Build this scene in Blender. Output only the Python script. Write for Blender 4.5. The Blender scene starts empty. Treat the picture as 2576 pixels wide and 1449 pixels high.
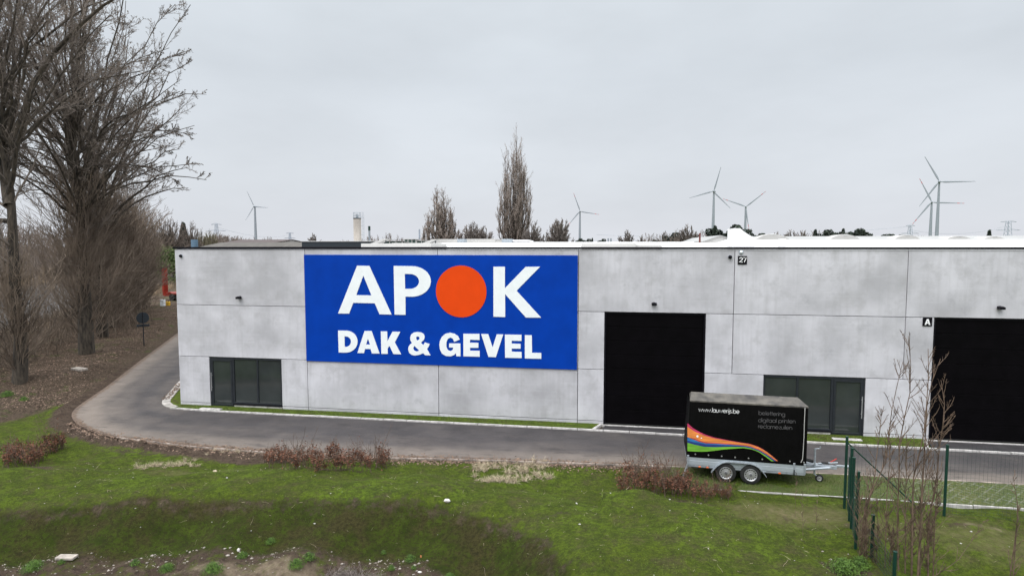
import bpy, math, random
import numpy as np
from mathutils import Vector
from mathutils.geometry import tessellate_polygon
R = math.radians
scene = bpy.context.scene
COL = scene.collection

# ------------------------------------------------------------------ camera
CX, CD, CH, YAW, PITCH, FPX = 19.1231, 23.9187, 7.1775, .1602, .0696, 1500.0
cam_d = bpy.data.cameras.new('camera'); cam = bpy.data.objects.new('camera', cam_d); COL.objects.link(cam)
cam.location = (CX, -CD, CH); cam.rotation_euler = (math.pi/2-PITCH, 0, YAW)
cam_d.sensor_width = 36; cam_d.lens = FPX/2576*36; cam_d.clip_start = .1; cam_d.clip_end = 9000
scene.camera = cam

# ------------------------------------------------------------------ world: overcast sky
SUN_EL, SUN_AZ = R(50), R(205)      # azimuth clockwise from +Y
world = bpy.data.worlds.new("World"); scene.world = world; world.use_nodes = True
nt = world.node_tree; nt.nodes.clear()
def N(tree, typ, **kw):
    n = tree.nodes.new(typ)
    for k, v in kw.items():
        if k == 'inp':
            for a, b in v.items(): n.inputs[a].default_value = b
        else: setattr(n, k, v)
    return n
out = N(nt, 'ShaderNodeOutputWorld')
sky = N(nt, 'ShaderNodeTexSky', sky_type='NISHITA', sun_disc=False, sun_elevation=SUN_EL, sun_rotation=SUN_AZ)
bg1 = N(nt, 'ShaderNodeBackground', inp={'Strength': .05}); nt.links.new(sky.outputs[0], bg1.inputs[0])
tc = N(nt, 'ShaderNodeTexCoord')
sep = N(nt, 'ShaderNodeSeparateXYZ'); nt.links.new(tc.outputs['Generated'], sep.inputs[0])
ramp = N(nt, 'ShaderNodeValToRGB')
cr = ramp.color_ramp
stops = [(0.0, (.675, .695, .745)), (.10, (.65, .685, .73)), (.26, (.615, .66, .71)), (.40, (.65, .70, .75)), (.6, (1.5, 1.56, 1.62)), (1.0, (2.6, 2.66, 2.72))]
cr.elements[0].position = 0; cr.elements[0].color = (*[c/3 for c in stops[0][1]], 1)
cr.elements[1].position = 1; cr.elements[1].color = (*[c/3 for c in stops[-1][1]], 1)
for p, c in stops[1:-1]:
    e = cr.elements.new(p); e.color = (*[k/3 for k in c], 1)
nt.links.new(sep.outputs['Z'], ramp.inputs[0])
# cloud texture
mp = N(nt, 'ShaderNodeMapping'); mp.inputs['Scale'].default_value = (1.2, 1.2, 3.2)
nt.links.new(tc.outputs['Generated'], mp.inputs[0])
ns = N(nt, 'ShaderNodeTexNoise', inp={'Scale': 1.6, 'Detail': 5, 'Roughness': .55}); nt.links.new(mp.outputs[0], ns.inputs['Vector'])
mr = N(nt, 'ShaderNodeMapRange', inp={'From Min': .3, 'From Max': .7, 'To Min': .90, 'To Max': 1.05}); nt.links.new(ns.outputs[0], mr.inputs[0])
# bright part of the cloud deck behind the camera (round the hidden sun)
dot = N(nt, 'ShaderNodeVectorMath', operation='DOT_PRODUCT')
dot.inputs[1].default_value = (math.sin(SUN_AZ)*math.cos(SUN_EL), math.cos(SUN_AZ)*math.cos(SUN_EL), math.sin(SUN_EL))
nt.links.new(tc.outputs['Generated'], dot.inputs[0])
mr2 = N(nt, 'ShaderNodeMapRange', inp={'From Min': .1, 'From Max': 1, 'To Min': 3.42, 'To Max': 5.6}); nt.links.new(dot.outputs['Value'], mr2.inputs[0])
mul = N(nt, 'ShaderNodeMath', operation='MULTIPLY'); nt.links.new(mr.outputs[0], mul.inputs[0]); nt.links.new(mr2.outputs[0], mul.inputs[1])
bg2 = N(nt, 'ShaderNodeBackground'); nt.links.new(ramp.outputs[0], bg2.inputs[0]); nt.links.new(mul.outputs[0], bg2.inputs[1])
mixs = N(nt, 'ShaderNodeMixShader', inp={0: .97})
nt.links.new(bg1.outputs[0], mixs.inputs[1]); nt.links.new(bg2.outputs[0], mixs.inputs[2]); nt.links.new(mixs.outputs[0], out.inputs[0])

sun_d = bpy.data.lights.new('sun', 'SUN'); sun = bpy.data.objects.new('sun', sun_d); COL.objects.link(sun)
sun_d.energy = 1.0; sun_d.angle = R(24); sun_d.color = (1, .96, .9)
sdir = Vector((math.sin(SUN_AZ)*math.cos(SUN_EL), math.cos(SUN_AZ)*math.cos(SUN_EL), math.sin(SUN_EL)))
sun.rotation_euler = sdir.to_track_quat('Z', 'Y').to_euler(); sun.location = (0, 0, 80)
scene.view_settings.view_transform = 'Standard'; scene.view_settings.look = 'None'
scene.view_settings.gamma = 1; scene.view_settings.exposure = 0.0
scene.cycles.max_bounces = 6; scene.cycles.diffuse_bounces = 3; scene.cycles.transparent_max_bounces = 8

# ------------------------------------------------------------------ measuring helpers (survey of the photograph -> world metres)
def ray(u, v):
    X = (u-1288)/FPX; Y = -(v-724.5)/FPX
    cp, sp, c, s = math.cos(PITCH), math.sin(PITCH), math.cos(YAW), math.sin(YAW)
    fw = cp+Y*sp; up = -sp+Y*cp
    return (X*c-fw*s, X*s+fw*c, up)
def at(u, v, z=0):
    r = ray(u, v); t = (z-CH)/r[2]; return (CX+r[0]*t, -CD+r[1]*t)
def atY(u, v, y=0):
    r = ray(u, v); t = (y+CD)/r[1]; return (CX+r[0]*t, CH+r[2]*t)
def atF(u, v, F):
    r = ray(u, v); t = F; return (CX+r[0]*t, -CD+r[1]*t, CH+r[2]*t)

# ------------------------------------------------------------------ materials
def newmat(name):
    m = bpy.data.materials.new(name); m.use_nodes = True; t = m.node_tree
    return m, t, t.nodes['Principled BSDF']
def mat(name, col, rough=.7, var=.12, scale=6, metal=0, bump=0, bscale=40, spec=.5, stretch=(1, 1, 1), detail=5, col2=None):
    m, t, b = newmat(name)
    b.inputs['Roughness'].default_value = rough; b.inputs['Metallic'].default_value = metal
    b.inputs['Specular IOR Level'].default_value = spec
    tcn = N(t, 'ShaderNodeTexCoord'); mpn = N(t, 'ShaderNodeMapping'); mpn.inputs['Scale'].default_value = stretch
    t.links.new(tcn.outputs['Object'], mpn.inputs[0])
    n = N(t, 'ShaderNodeTexNoise', inp={'Scale': scale, 'Detail': detail, 'Roughness': .6}); t.links.new(mpn.outputs[0], n.inputs['Vector'])
    r = N(t, 'ShaderNodeValToRGB'); e = r.color_ramp.elements
    a = [max(0, c*(1-var)) for c in col]; bb = col2 or [min(1, c*(1+var)) for c in col]
    e[0].position = .35; e[0].color = (*a, 1); e[1].position = .65; e[1].color = (*bb, 1)
    t.links.new(n.outputs[0], r.inputs[0]); t.links.new(r.outputs[0], b.inputs['Base Color'])
    if bump:
        n2 = N(t, 'ShaderNodeTexNoise', inp={'Scale': bscale, 'Detail': 4}); t.links.new(tcn.outputs['Object'], n2.inputs['Vector'])
        bp = N(t, 'ShaderNodeBump', inp={'Strength': bump, 'Distance': .02}); t.links.new(n2.outputs[0], bp.inputs['Height'])
        t.links.new(bp.outputs[0], b.inputs['Normal'])
    return m
def mixc(t, fac, a, b, blend='MIX'):
    n = N(t, 'ShaderNodeMix', data_type='RGBA', blend_type=blend)
    if isinstance(fac, (int, float)): n.inputs[0].default_value = fac
    else: t.links.new(fac, n.inputs[0])
    for i, c in ((6, a), (7, b)):
        if isinstance(c, (tuple, list)): n.inputs[i].default_value = (*c[:3], 1)
        else: t.links.new(c, n.inputs[i])
    return n.outputs[2]
def noise(t, vec, scale, detail=4, rough=.6, lo=.35, hi=.65, stretch=None, off=None):
    if stretch or off is not None:
        mpn = N(t, 'ShaderNodeMapping')
        if stretch: mpn.inputs['Scale'].default_value = stretch
        if off is not None:
            if isinstance(off, tuple): mpn.inputs['Location'].default_value = off
            else: t.links.new(off, mpn.inputs['Location'])
        t.links.new(vec, mpn.inputs[0]); vec = mpn.outputs[0]
    n = N(t, 'ShaderNodeTexNoise', inp={'Scale': scale, 'Detail': detail, 'Roughness': rough}); t.links.new(vec, n.inputs['Vector'])
    m = N(t, 'ShaderNodeMapRange', inp={'From Min': lo, 'From Max': hi}); t.links.new(n.outputs[0], m.inputs[0])
    return m.outputs[0]
def math_(t, op, a, b=None, clamp=False):
    n = N(t, 'ShaderNodeMath', operation=op, use_clamp=clamp)
    for i, c in enumerate((a, b)):
        if c is None: continue
        if isinstance(c, (int, float)): n.inputs[i].default_value = c
        else: t.links.new(c, n.inputs[i])
    return n.outputs[0]

def concrete_mat():
    m, t, b = newmat('precast concrete')
    b.inputs['Roughness'].default_value = .85; b.inputs['Specular IOR Level'].default_value = .25
    tcn = N(t, 'ShaderNodeTexCoord'); v = tcn.outputs['Object']
    oi = N(t, 'ShaderNodeObjectInfo'); sc_ = N(t, 'ShaderNodeVectorMath', operation='SCALE'); sc_.inputs[0].default_value = (37, 11, 53)
    t.links.new(oi.outputs['Random'], sc_.inputs['Scale']); off = sc_.outputs[0]
    base = mixc(t, noise(t, v, .55, 6, .55, .32, .68, off=off), (.375, .37, .388), (.575, .567, .598))
    base = mixc(t, math_(t, 'MULTIPLY', noise(t, v, 1.7, 6, .65,   .50, .70, off=off), .5), base, (.33, .322, .328))
    base = mixc(t, math_(t, 'MULTIPLY', noise(t, v, 1.0, 4, .6, .48, .75, stretch=(7, 1, .45), off=off), .30), base, (.33, .325, .33))
    base = mixc(t, math_(t, 'MULTIPLY', noise(t, v, 1.0, 3, .6, .55, .8, stretch=(.6, 1, 9), off=off), .22), base, (.63, .63, .66))
    base = mixc(t, math_(t, 'MULTIPLY', noise(t, v, 60, 3, .7, .4, .75), .16), base, (.28, .28, .29))
    # grey drip stains in a few blotches
    base = mixc(t, math_(t, 'MULTIPLY', noise(t, v, .9, 5, .7, .60, .74, off=off), .45), base, (.27, .27, .285))
    # panel to panel tone
    r = N(t, 'ShaderNodeMapRange', inp={'To Min': .93, 'To Max': 1.05}); t.links.new(oi.outputs['Random'], r.inputs[0])
    hv = N(t, 'ShaderNodeHueSaturation'); t.links.new(base, hv.inputs['Color']); t.links.new(r.outputs[0], hv.inputs['Value'])
    t.links.new(hv.outputs[0], b.inputs['Base Color'])
    bp = N(t, 'ShaderNodeBump', inp={'Strength': .15, 'Distance': .01}); t.links.new(noise(t, v, 25, 5), bp.inputs['Height']); t.links.new(bp.outputs[0], b.inputs['Normal'])
    return m
M = {}
M['concrete'] = concrete_mat()
M['joint'] = mat('joint sealant', (.10, .10, .105), .8)
M['black'] = mat('black coated metal', (.004, .0035, .006), .5, .3, spec=.12)
M['doorblack'] = mat('matt black door panels', (.0018, .0014, .002), .6, .3, spec=.05, scale=2)
M['frame'] = mat('anthracite window frame', (.012, .015, .02), .4, .2)
M['steel'] = mat('galvanised steel', (.33, .365, .40), .42, .22, 9, metal=.35, bump=.05)
M['steelbright'] = mat('brushed steel', (.44, .44, .45), .35, .1, metal=.6)
M['blue'] = mat('blue sign board', (.0002, .038, .315), .55, .08, 1.2, spec=.08)
M['white'] = mat('white sign letters', (.76, .79, .80), .5, .03, 3)
M['orange'] = mat('orange sign disc', (.68, .058, .004), .6, .04, 1, spec=.1)
M['whiteroof'] = mat('white roofing membrane', (.64, .64, .635), .7, .06, .5)
M['greyroof'] = mat('pale grey roofing', (.30, .30, .295), .8, .10, .3)
M['offwhite'] = mat('off white cladding', (.42, .41, .395), .7, .08, .4)
M['beige'] = mat('pale beige silo plaster', (.40, .36, .32), .8, .15, .8, stretch=(2, 2, .5))
M['corr'] = mat('weathered corrugated sheet', (.078, .070, .062), .9, .3, .6, stretch=(6, 1, 1))
M['maroon'] = mat('dark brown roof sheet', (.06, .042, .04), .8, .2, .5)
M['slate'] = mat('dark slate cladding', (.018, .026, .034), .6, .1, 1)
M['tankblue'] = mat('blue tank', (.10, .17, .24), .6, .15, 1)
M['red'] = mat('red vehicle paint', (.20, .016, .006), .4, .25, 2)
M['redrust'] = mat('rusty dark red pipe', (.10, .02, .015), .7, .2, 2)
M['tyre'] = mat('tyre rubber', (.012, .012, .012), .85, .3, 12)
M['kerb'] = mat('pale concrete kerb', (.42, .40, .385), .85, .28, 5, bump=.2)
M['asphalt_new'] = mat('dark asphalt', (.028, .025, .027), .85, .25, 3, bump=.3, bscale=80)
M['turb'] = mat('hazed grey turbine', (.23, .255, .285), .5, .03, .05)  # grey stands in for distance haze, put straight into the colour
M['turbred'] = mat('turbine red band', (.42, .06, .06), .5, .03, .05)
M['pylon'] = mat('hazed galvanised pylon', (.32, .36, .42), .6, .05, .05)  # pale blue-grey with the far haze painted in; also mast and cables
M['green'] = mat('green coated steel', (.002, .028, .018), .45, .2, 8)
M['greenwire'] = mat('green coated wire', (.012, .035, .028), .5, .2, 8)
M['tarp'] = mat('black tarpaulin', (.0022, .002, .0022), .5, .3, 3, bump=.5, bscale=3, spec=.10, stretch=(3, 1, 1))
M['tarproof'] = mat('weathered tarpaulin roof', (.060, .055, .052), .7, .5, 1.5, col2=(.115, .103, .086), bump=.15, bscale=4, stretch=(2, 1, 1))
M['alu'] = mat('aluminium side board', (.36, .40, .43), .38, .10, 4, metal=.25, stretch=(1, 1, 12))
M['textgrey'] = mat('grey lettering', (.10, .096, .10), .6, .1)
M['textwhite'] = mat('white lettering', (.80, .80, .80), .6, .03)
M['amber'] = mat('amber reflector', (.75, .14, .02), .3, .1)
M['redplastic'] = mat('red plastic', (.5, .03, .02), .4, .1)
M['yellow'] = mat('yellow plastic', (.62, .36, .02), .5, .1)
M['whiteplastic'] = mat('white plastic', (.72, .75, .78), .5, .05)
M['stone'] = mat('pale rubble', (.30, .265, .23), .9, .3, 9, bump=.3)
M['whitestone'] = mat('white stone', (.52, .50, .47), .9, .1, 9, bump=.3)
M['bark'] = mat('grey brown bark', (.028, .022, .017), .95, .35, 4, bump=.6, bscale=8, col2=(.078, .062, .046), stretch=(2, 2, .5))
M['twig'] = mat('brown twigs', (.12, .096, .08), .9, .25, .6, col2=(.21, .172, .145))
M['sucker'] = mat('light brown shoots', (.105, .078, .058), .9, .35, .5, col2=(.25, .192, .145))
M['poplartwig'] = mat('pinkish brown poplar twigs', (.23, .18, .15), .9, .2, .3, col2=(.36, .30, .26))
M['greytwig'] = mat('greyish bare twigs', (.17, .145, .13), .9, .2, .2, col2=(.25, .215, .195))
M['hazytwig'] = mat('brown woodland twigs', (.15, .118, .10), .9, .2, .1, col2=(.23, .185, .155))
M['willow'] = mat('yellowish willow twigs', (.17, .15, .09), .9, .2, .2, col2=(.24, .21, .13))
M['pine'] = mat('dark evergreen needles', (.012, .022, .018), .9, .4, .3, col2=(.04, .055, .038))
M['hedge'] = mat('green hillside shrub leaves', (.035, .06, .01), .9, .3, .5, col2=(.09, .13, .03))
M['beech'] = mat('withered copper leaves', (.06, .024, .013), .8, .45, 9, col2=(.215, .082, .042))
M['stem'] = mat('thin brown stems', (.11, .075, .055), .8, .25, 6)
M['sapstem'] = mat('young sapling bark', (.08, .050, .034), .8, .3, 5, col2=(.18, .12, .082))
M['drygrass'] = mat('dead pale grass', (.30, .24, .155), .9, .3, 9, col2=(.58, .49, .35))
M['deadstalk'] = mat('grey dead stalks', (.11, .088, .08), .9, .3, 9, col2=(.24, .20, .18))
M['reed'] = mat('dry reeds', (.22, .16, .105), .9, .3, .4, col2=(.36, .27, .18))
M['weed'] = mat('green weed leaves', (.035, .085, .008), .8, .3, 9, col2=(.095, .18, .018))
M['leafscrap'] = mat('orange brown dead leaf', (.42, .16, .06), .8, .3, 12)
M['leaf'] = mat('fallen brown leaves', (.085, .052, .036), .85, .4, 7, col2=(.25, .165, .115))
M['greenglass'] = mat('greenish roof glazing', (.03, .06, .05), .2, .2, 2)
M['darkveg'] = mat('dark ivy leaves', (.02, .045, .012), .8, .3, 5, col2=(.045, .085, .02))

def glass_mat():
    m, t, b = newmat('dark frosted glazing')
    tcn = N(t, 'ShaderNodeTexCoord')
    c = mixc(t, noise(t, tcn.outputs['Object'], 1.1, 3, .5, .3, .7), (.022, .027, .027), (.036, .042, .042))
    t.links.new(c, b.inputs['Base Color']); b.inputs['Roughness'].default_value = .10
    b.inputs['IOR'].default_value = 1.5; b.inputs['Coat Weight'].default_value = .35; b.inputs['Coat Roughness'].default_value = .02
    return m
M['glass'] = glass_mat()
def water_mat():
    m, t, b = newmat('canal water')
    b.inputs['Base Color'].default_value = (.04, .045, .05, 1); b.inputs['Roughness'].default_value = .12
    tcn = N(t, 'ShaderNodeTexCoord'); bp = N(t, 'ShaderNodeBump', inp={'Strength': .25, 'Distance': .05})
    t.links.new(noise(t, tcn.outputs['Object'], 1.5, 3), bp.inputs['Height']); t.links.new(bp.outputs[0], b.inputs['Normal'])
    return m
M['water'] = water_mat()

def grass_col(t, v, extra=1.0):
    g = mixc(t, noise(t, v, .45, 5, .6, .35, .65), (.082, .112, .011), (.108, .164, .014))
    g = mixc(t, noise(t, v, 3.5, 6, .75, .42, .60), g, (.048, .070, .010))
    g = mixc(t, math_(t, 'MULTIPLY', noise(t, v, 1.6, 7, .8, .49, .62), .75), g, (.082, .068, .034))
    g = mixc(t, math_(t, 'MULTIPLY', noise(t, v, 11, 6, .8, .46, .60), .75), g, (.036, .040, .012))
    g = mixc(t, math_(t, 'MULTIPLY', noise(t, v, 17, 6, .8, .54, .66, off=(9, 3, 0)), .7), g, (.135, .185, .03))
    return g
def ground_mat():
    m, t, b = newmat('ground'); b.inputs['Roughness'].default_value = 1.0; b.inputs['Specular IOR Level'].default_value = .1
    tcn = N(t, 'ShaderNodeTexCoord'); v = tcn.outputs['Object']
    at_ = N(t, 'ShaderNodeAttribute', attribute_name='cover'); sp_ = N(t, 'ShaderNodeSeparateColor'); t.links.new(at_.outputs['Color'], sp_.inputs[0])
    at2 = N(t, 'ShaderNodeAttribute', attribute_name='cover2'); sp2 = N(t, 'ShaderNodeSeparateColor'); t.links.new(at2.outputs['Color'], sp2.inputs[0])
    def brk(mask, scale=2.5, amp=.7, sharp=.18, det=7):
        n = N(t, 'ShaderNodeTexNoise', inp={'Scale': scale, 'Detail': det, 'Roughness': .72}); t.links.new(v, n.inputs['Vector'])
        s = math_(t, 'ADD', mask, math_(t, 'MULTIPLY', math_(t, 'SUBTRACT', n.outputs[0], .5), amp*2))
        r = N(t, 'ShaderNodeMapRange', inp={'From Min': .5-sharp, 'From Max': .5+sharp}); t.links.new(s, r.inputs[0]); return r.outputs[0]
    g = grass_col(t, v)
    moss_shade = mixc(t, noise(t, v, 3, 6, .75, .4, .60), (.031, .047, .006), (.062, .090, .010))  # dark olive: moss colour with the slope's shade painted in
    moss_shade = mixc(t, noise(t, v, 1.1, 6, .75, .44, .58), moss_shade, (.058, .052, .018))
    moss_shade = mixc(t, math_(t, 'MULTIPLY', noise(t, v, 12, 6, .8, .44, .58), .8), moss_shade, (.024, .022, .010))
    soil = mixc(t, noise(t, v, 2.5, 6, .7, .35, .65), (.062, .043, .032), (.12, .088, .066))
    soil = mixc(t, math_(t, 'MULTIPLY', noise(t, v, 10, 6, .8, .47, .60), .8), soil, (.028, .020, .016))
    soil = mixc(t, math_(t, 'MULTIPLY', noise(t, v, 50, 3, .7, .60, .72), .6), soil, (.26, .21, .17))
    lit = mixc(t, noise(t, v, 3, 6, .75, .35, .65), (.050, .036, .026), (.092, .068, .050))
    lit = mixc(t, noise(t, v, .55, 6, .75, .55, .64), lit, (.052, .070, .018))
    lit = mixc(t, math_(t, 'MULTIPLY', noise(t, v, 12, 5, .8, .5, .66), .75), lit, (.20, .145, .105))
    lit = mixc(t, math_(t, 'MULTIPLY', noise(t, v, 16, 5, .8, .55, .66), .8), lit, (.032, .024, .018))
    sand = mixc(t, noise(t, v, 4, 6, .7, .3, .7), (.19, .145, .10), (.30, .24, .175))
    dry = mixc(t, noise(t, v, 6, 6, .75, .35, .65), (.11, .11, .035), (.20, .17, .095))
    c = mixc(t, brk(sp_.outputs['Blue'], 2.0, .5, .3), g, moss_shade)
    c = mixc(t, brk(sp2.outputs['Green'], 2.5, .6, .3), c, dry)
    c = mixc(t, brk(sp_.outputs['Red'], 3.5, .7, .15), c, soil)
    c = mixc(t, brk(sp_.outputs['Green'], 1.2, .6, .15), c, lit)
    c = mixc(t, brk(sp2.outputs['Red'], 2.0, .6, .2), c, sand)
    t.links.new(c, b.inputs['Base Color'])
    bp = N(t, 'ShaderNodeBump', inp={'Strength': 1.0, 'Distance': .07})
    h = math_(t, 'ADD', noise(t, v, 9, 7, .75, .2, .8), math_(t, 'MULTIPLY', noise(t, v, 45, 4, .7, .2, .8), .5))
    t.links.new(h, bp.inputs['Height']); t.links.new(bp.outputs[0], b.inputs['Normal'])
    return m
M['ground'] = ground_mat()
def turf_mat():
    m, t, b = newmat('turf strip'); b.inputs['Roughness'].default_value = .95; b.inputs['Specular IOR Level'].default_value = .1
    tcn = N(t, 'ShaderNodeTexCoord'); v = tcn.outputs['Object']
    t.links.new(grass_col(t, v), b.inputs['Base Color'])
    bp = N(t, 'ShaderNodeBump', inp={'Strength': .7, 'Distance': .05}); t.links.new(noise(t, v, 20, 7, .75, .2, .8), bp.inputs['Height']); t.links.new(bp.outputs[0], b.inputs['Normal'])
    return m
M['turf'] = turf_mat()
def road_mat():
    m, t, b = newmat('worn asphalt'); b.inputs['Roughness'].default_value = .82; b.inputs['Specular IOR Level'].default_value = .3
    tcn = N(t, 'ShaderNodeTexCoord'); v = tcn.outputs['Object']
    at_ = N(t, 'ShaderNodeAttribute', attribute_name='dust'); sp_ = N(t, 'ShaderNodeSeparateColor'); t.links.new(at_.outputs['Color'], sp_.inputs[0])
    a = mixc(t, noise(t, v, .7, 5, .6, .3, .7), (.032, .029, .031), (.060, .054, .054))
    a = mixc(t, math_(t, 'MULTIPLY', noise(t, v, 60, 3, .7, .5, .75), .5), a, (.12, .11, .105))
    d = math_(t, 'ADD', sp_.outputs['Red'], math_(t, 'MULTIPLY', math_(t, 'SUBTRACT', noise(t, v, .9, 7, .7, .25, .75, stretch=(.5, 1, 1)), .5), .45), clamp=True)
    dustc = mixc(t, noise(t, v, 1.4, 6, .7, .3, .7), (.135, .112, .095), (.19, .16, .137))
    c = mixc(t, d, a, dustc)
    n = math_(t, 'ADD', sp_.outputs['Green'], math_(t, 'MULTIPLY', math_(t, 'SUBTRACT', noise(t, v, 3.5, 7, .75, .25, .75), .5), .9))
    r = N(t, 'ShaderNodeMapRange', inp={'From Min': .42, 'From Max': .6}); t.links.new(n, r.inputs[0])
    mud = mixc(t, noise(t, v, 7, 6, .75, .35, .65), (.065, .045, .035), (.16, .115, .085))
    c = mixc(t, r.outputs[0], c, mud)
    c = mixc(t, math_(t, 'MULTIPLY', noise(t, v, 1.3, 6, .75, .56, .64, stretch=(.5, 1.8, 1)), .5), c, (.030, .027, .027))
    c = mixc(t, math_(t, 'MULTIPLY', noise(t, v, 7, 6, .8, .60, .68), .55), c, (.15, .125, .105))
    t.links.new(c, b.inputs['Base Color'])
    bp = N(t, 'ShaderNodeBump', inp={'Strength': .3, 'Distance': .01}); t.links.new(noise(t, v, 90, 3), bp.inputs['Height']); t.links.new(bp.outputs[0], b.inputs['Normal'])
    return m
M['road'] = road_mat()
def paver_mat():
    m, t, b = newmat('grass paver lattice'); b.inputs['Roughness'].default_value = .95
    tcn = N(t, 'ShaderNodeTexCoord'); v = tcn.outputs['Object']
    mpn = N(t, 'ShaderNodeMapping'); mpn.inputs['Rotation'].default_value = (0, 0, R(45)); t.links.new(v, mpn.inputs[0])
    wob = N(t, 'ShaderNodeTexNoise', inp={'Scale': 6, 'Detail': 3}); t.links.new(v, wob.inputs['Vector'])
    ad = N(t, 'ShaderNodeVectorMath', operation='MULTIPLY_ADD'); ad.inputs[1].default_value = (.06, .06, 0); t.links.new(wob.outputs['Color'], ad.inputs[0]); t.links.new(mpn.outputs[0], ad.inputs[2])
    br = N(t, 'ShaderNodeTexBrick', inp={'Scale': 1, 'Brick Width': .21, 'Row Height': .21, 'Mortar Size': .024, 'Mortar Smooth': .3, 'Color1': (0, 0, 0, 1), 'Color2': (0, 0, 0, 1), 'Mortar': (1, 1, 1, 1)})
    br.offset = 0; t.links.new(ad.outputs[0], br.inputs['Vector'])
    g = mixc(t, noise(t, v, 1.0, 6, .7, .35, .65), (.040, .058, .009), (.072, .078, .014))
    g = mixc(t, math_(t, 'MULTIPLY', noise(t, v, 25, 4, .7, .45, .7), .5), g, (.03, .035, .01))
    xs = N(t, 'ShaderNodeSeparateXYZ'); t.links.new(v, xs.inputs[0])
    rx = N(t, 'ShaderNodeMapRange', inp={'From Min': 26.0, 'From Max': 29.0, 'To Min': .02, 'To Max': .95}); t.links.new(xs.outputs[0], rx.inputs[0])
    f = math_(t, 'MULTIPLY', math_(t, 'MULTIPLY', br.outputs['Color'], noise(t, v, 3.2, 6, .8, .42, .60)), rx.outputs[0])
    c = mixc(t, math_(t, 'MULTIPLY', f, .6), g, (.23, .225, .205))
    t.links.new(c, b.inputs['Base Color'])
    bp = N(t, 'ShaderNodeBump', inp={'Strength': .6, 'Distance': .03}); t.links.new(noise(t, v, 20, 7, .75, .2, .8), bp.inputs['Height']); t.links.new(bp.outputs[0], b.inputs['Normal'])
    return m
M['paver'] = paver_mat()

# ------------------------------------------------------------------ object helpers
def tag(o, label=None, cat=None, group=None, kind=None):
    if label: o['label'] = label
    if cat: o['category'] = cat
    if group: o['group'] = group
    if kind: o['kind'] = kind
    return o
def empty(name, loc, label, cat, group=None, rz=0):
    o = bpy.data.objects.new(name, None); COL.objects.link(o); o.location = loc; o.rotation_euler = (0, 0, rz)
    o.empty_display_size = .3
    return tag(o, label, cat, group)
def link(name, me, m, parent=None, local=True):
    o = bpy.data.objects.new(name, me); COL.objects.link(o)
    for mm in (m if isinstance(m, (list, tuple)) else [m]):
        if mm: me.materials.append(mm)
    if parent: o.parent = parent
    return o
def mesh_np(name, V, F, smooth=False):
    V = np.asarray(V, np.float32).reshape(-1, 3); F = np.asarray(F, np.int32); k = F.shape[1]
    me = bpy.data.meshes.new(name); me.vertices.add(len(V)); me.vertices.foreach_set('co', V.ravel())
    me.loops.add(F.size); me.loops.foreach_set('vertex_index', F.ravel())
    me.polygons.add(len(F)); me.polygons.foreach_set('loop_start', np.arange(0, F.size, k, dtype=np.int32))
    me.update(calc_edges=True); me.validate()
    if smooth: me.polygons.foreach_set('use_smooth', np.ones(len(me.polygons), bool))
    return me
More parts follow.
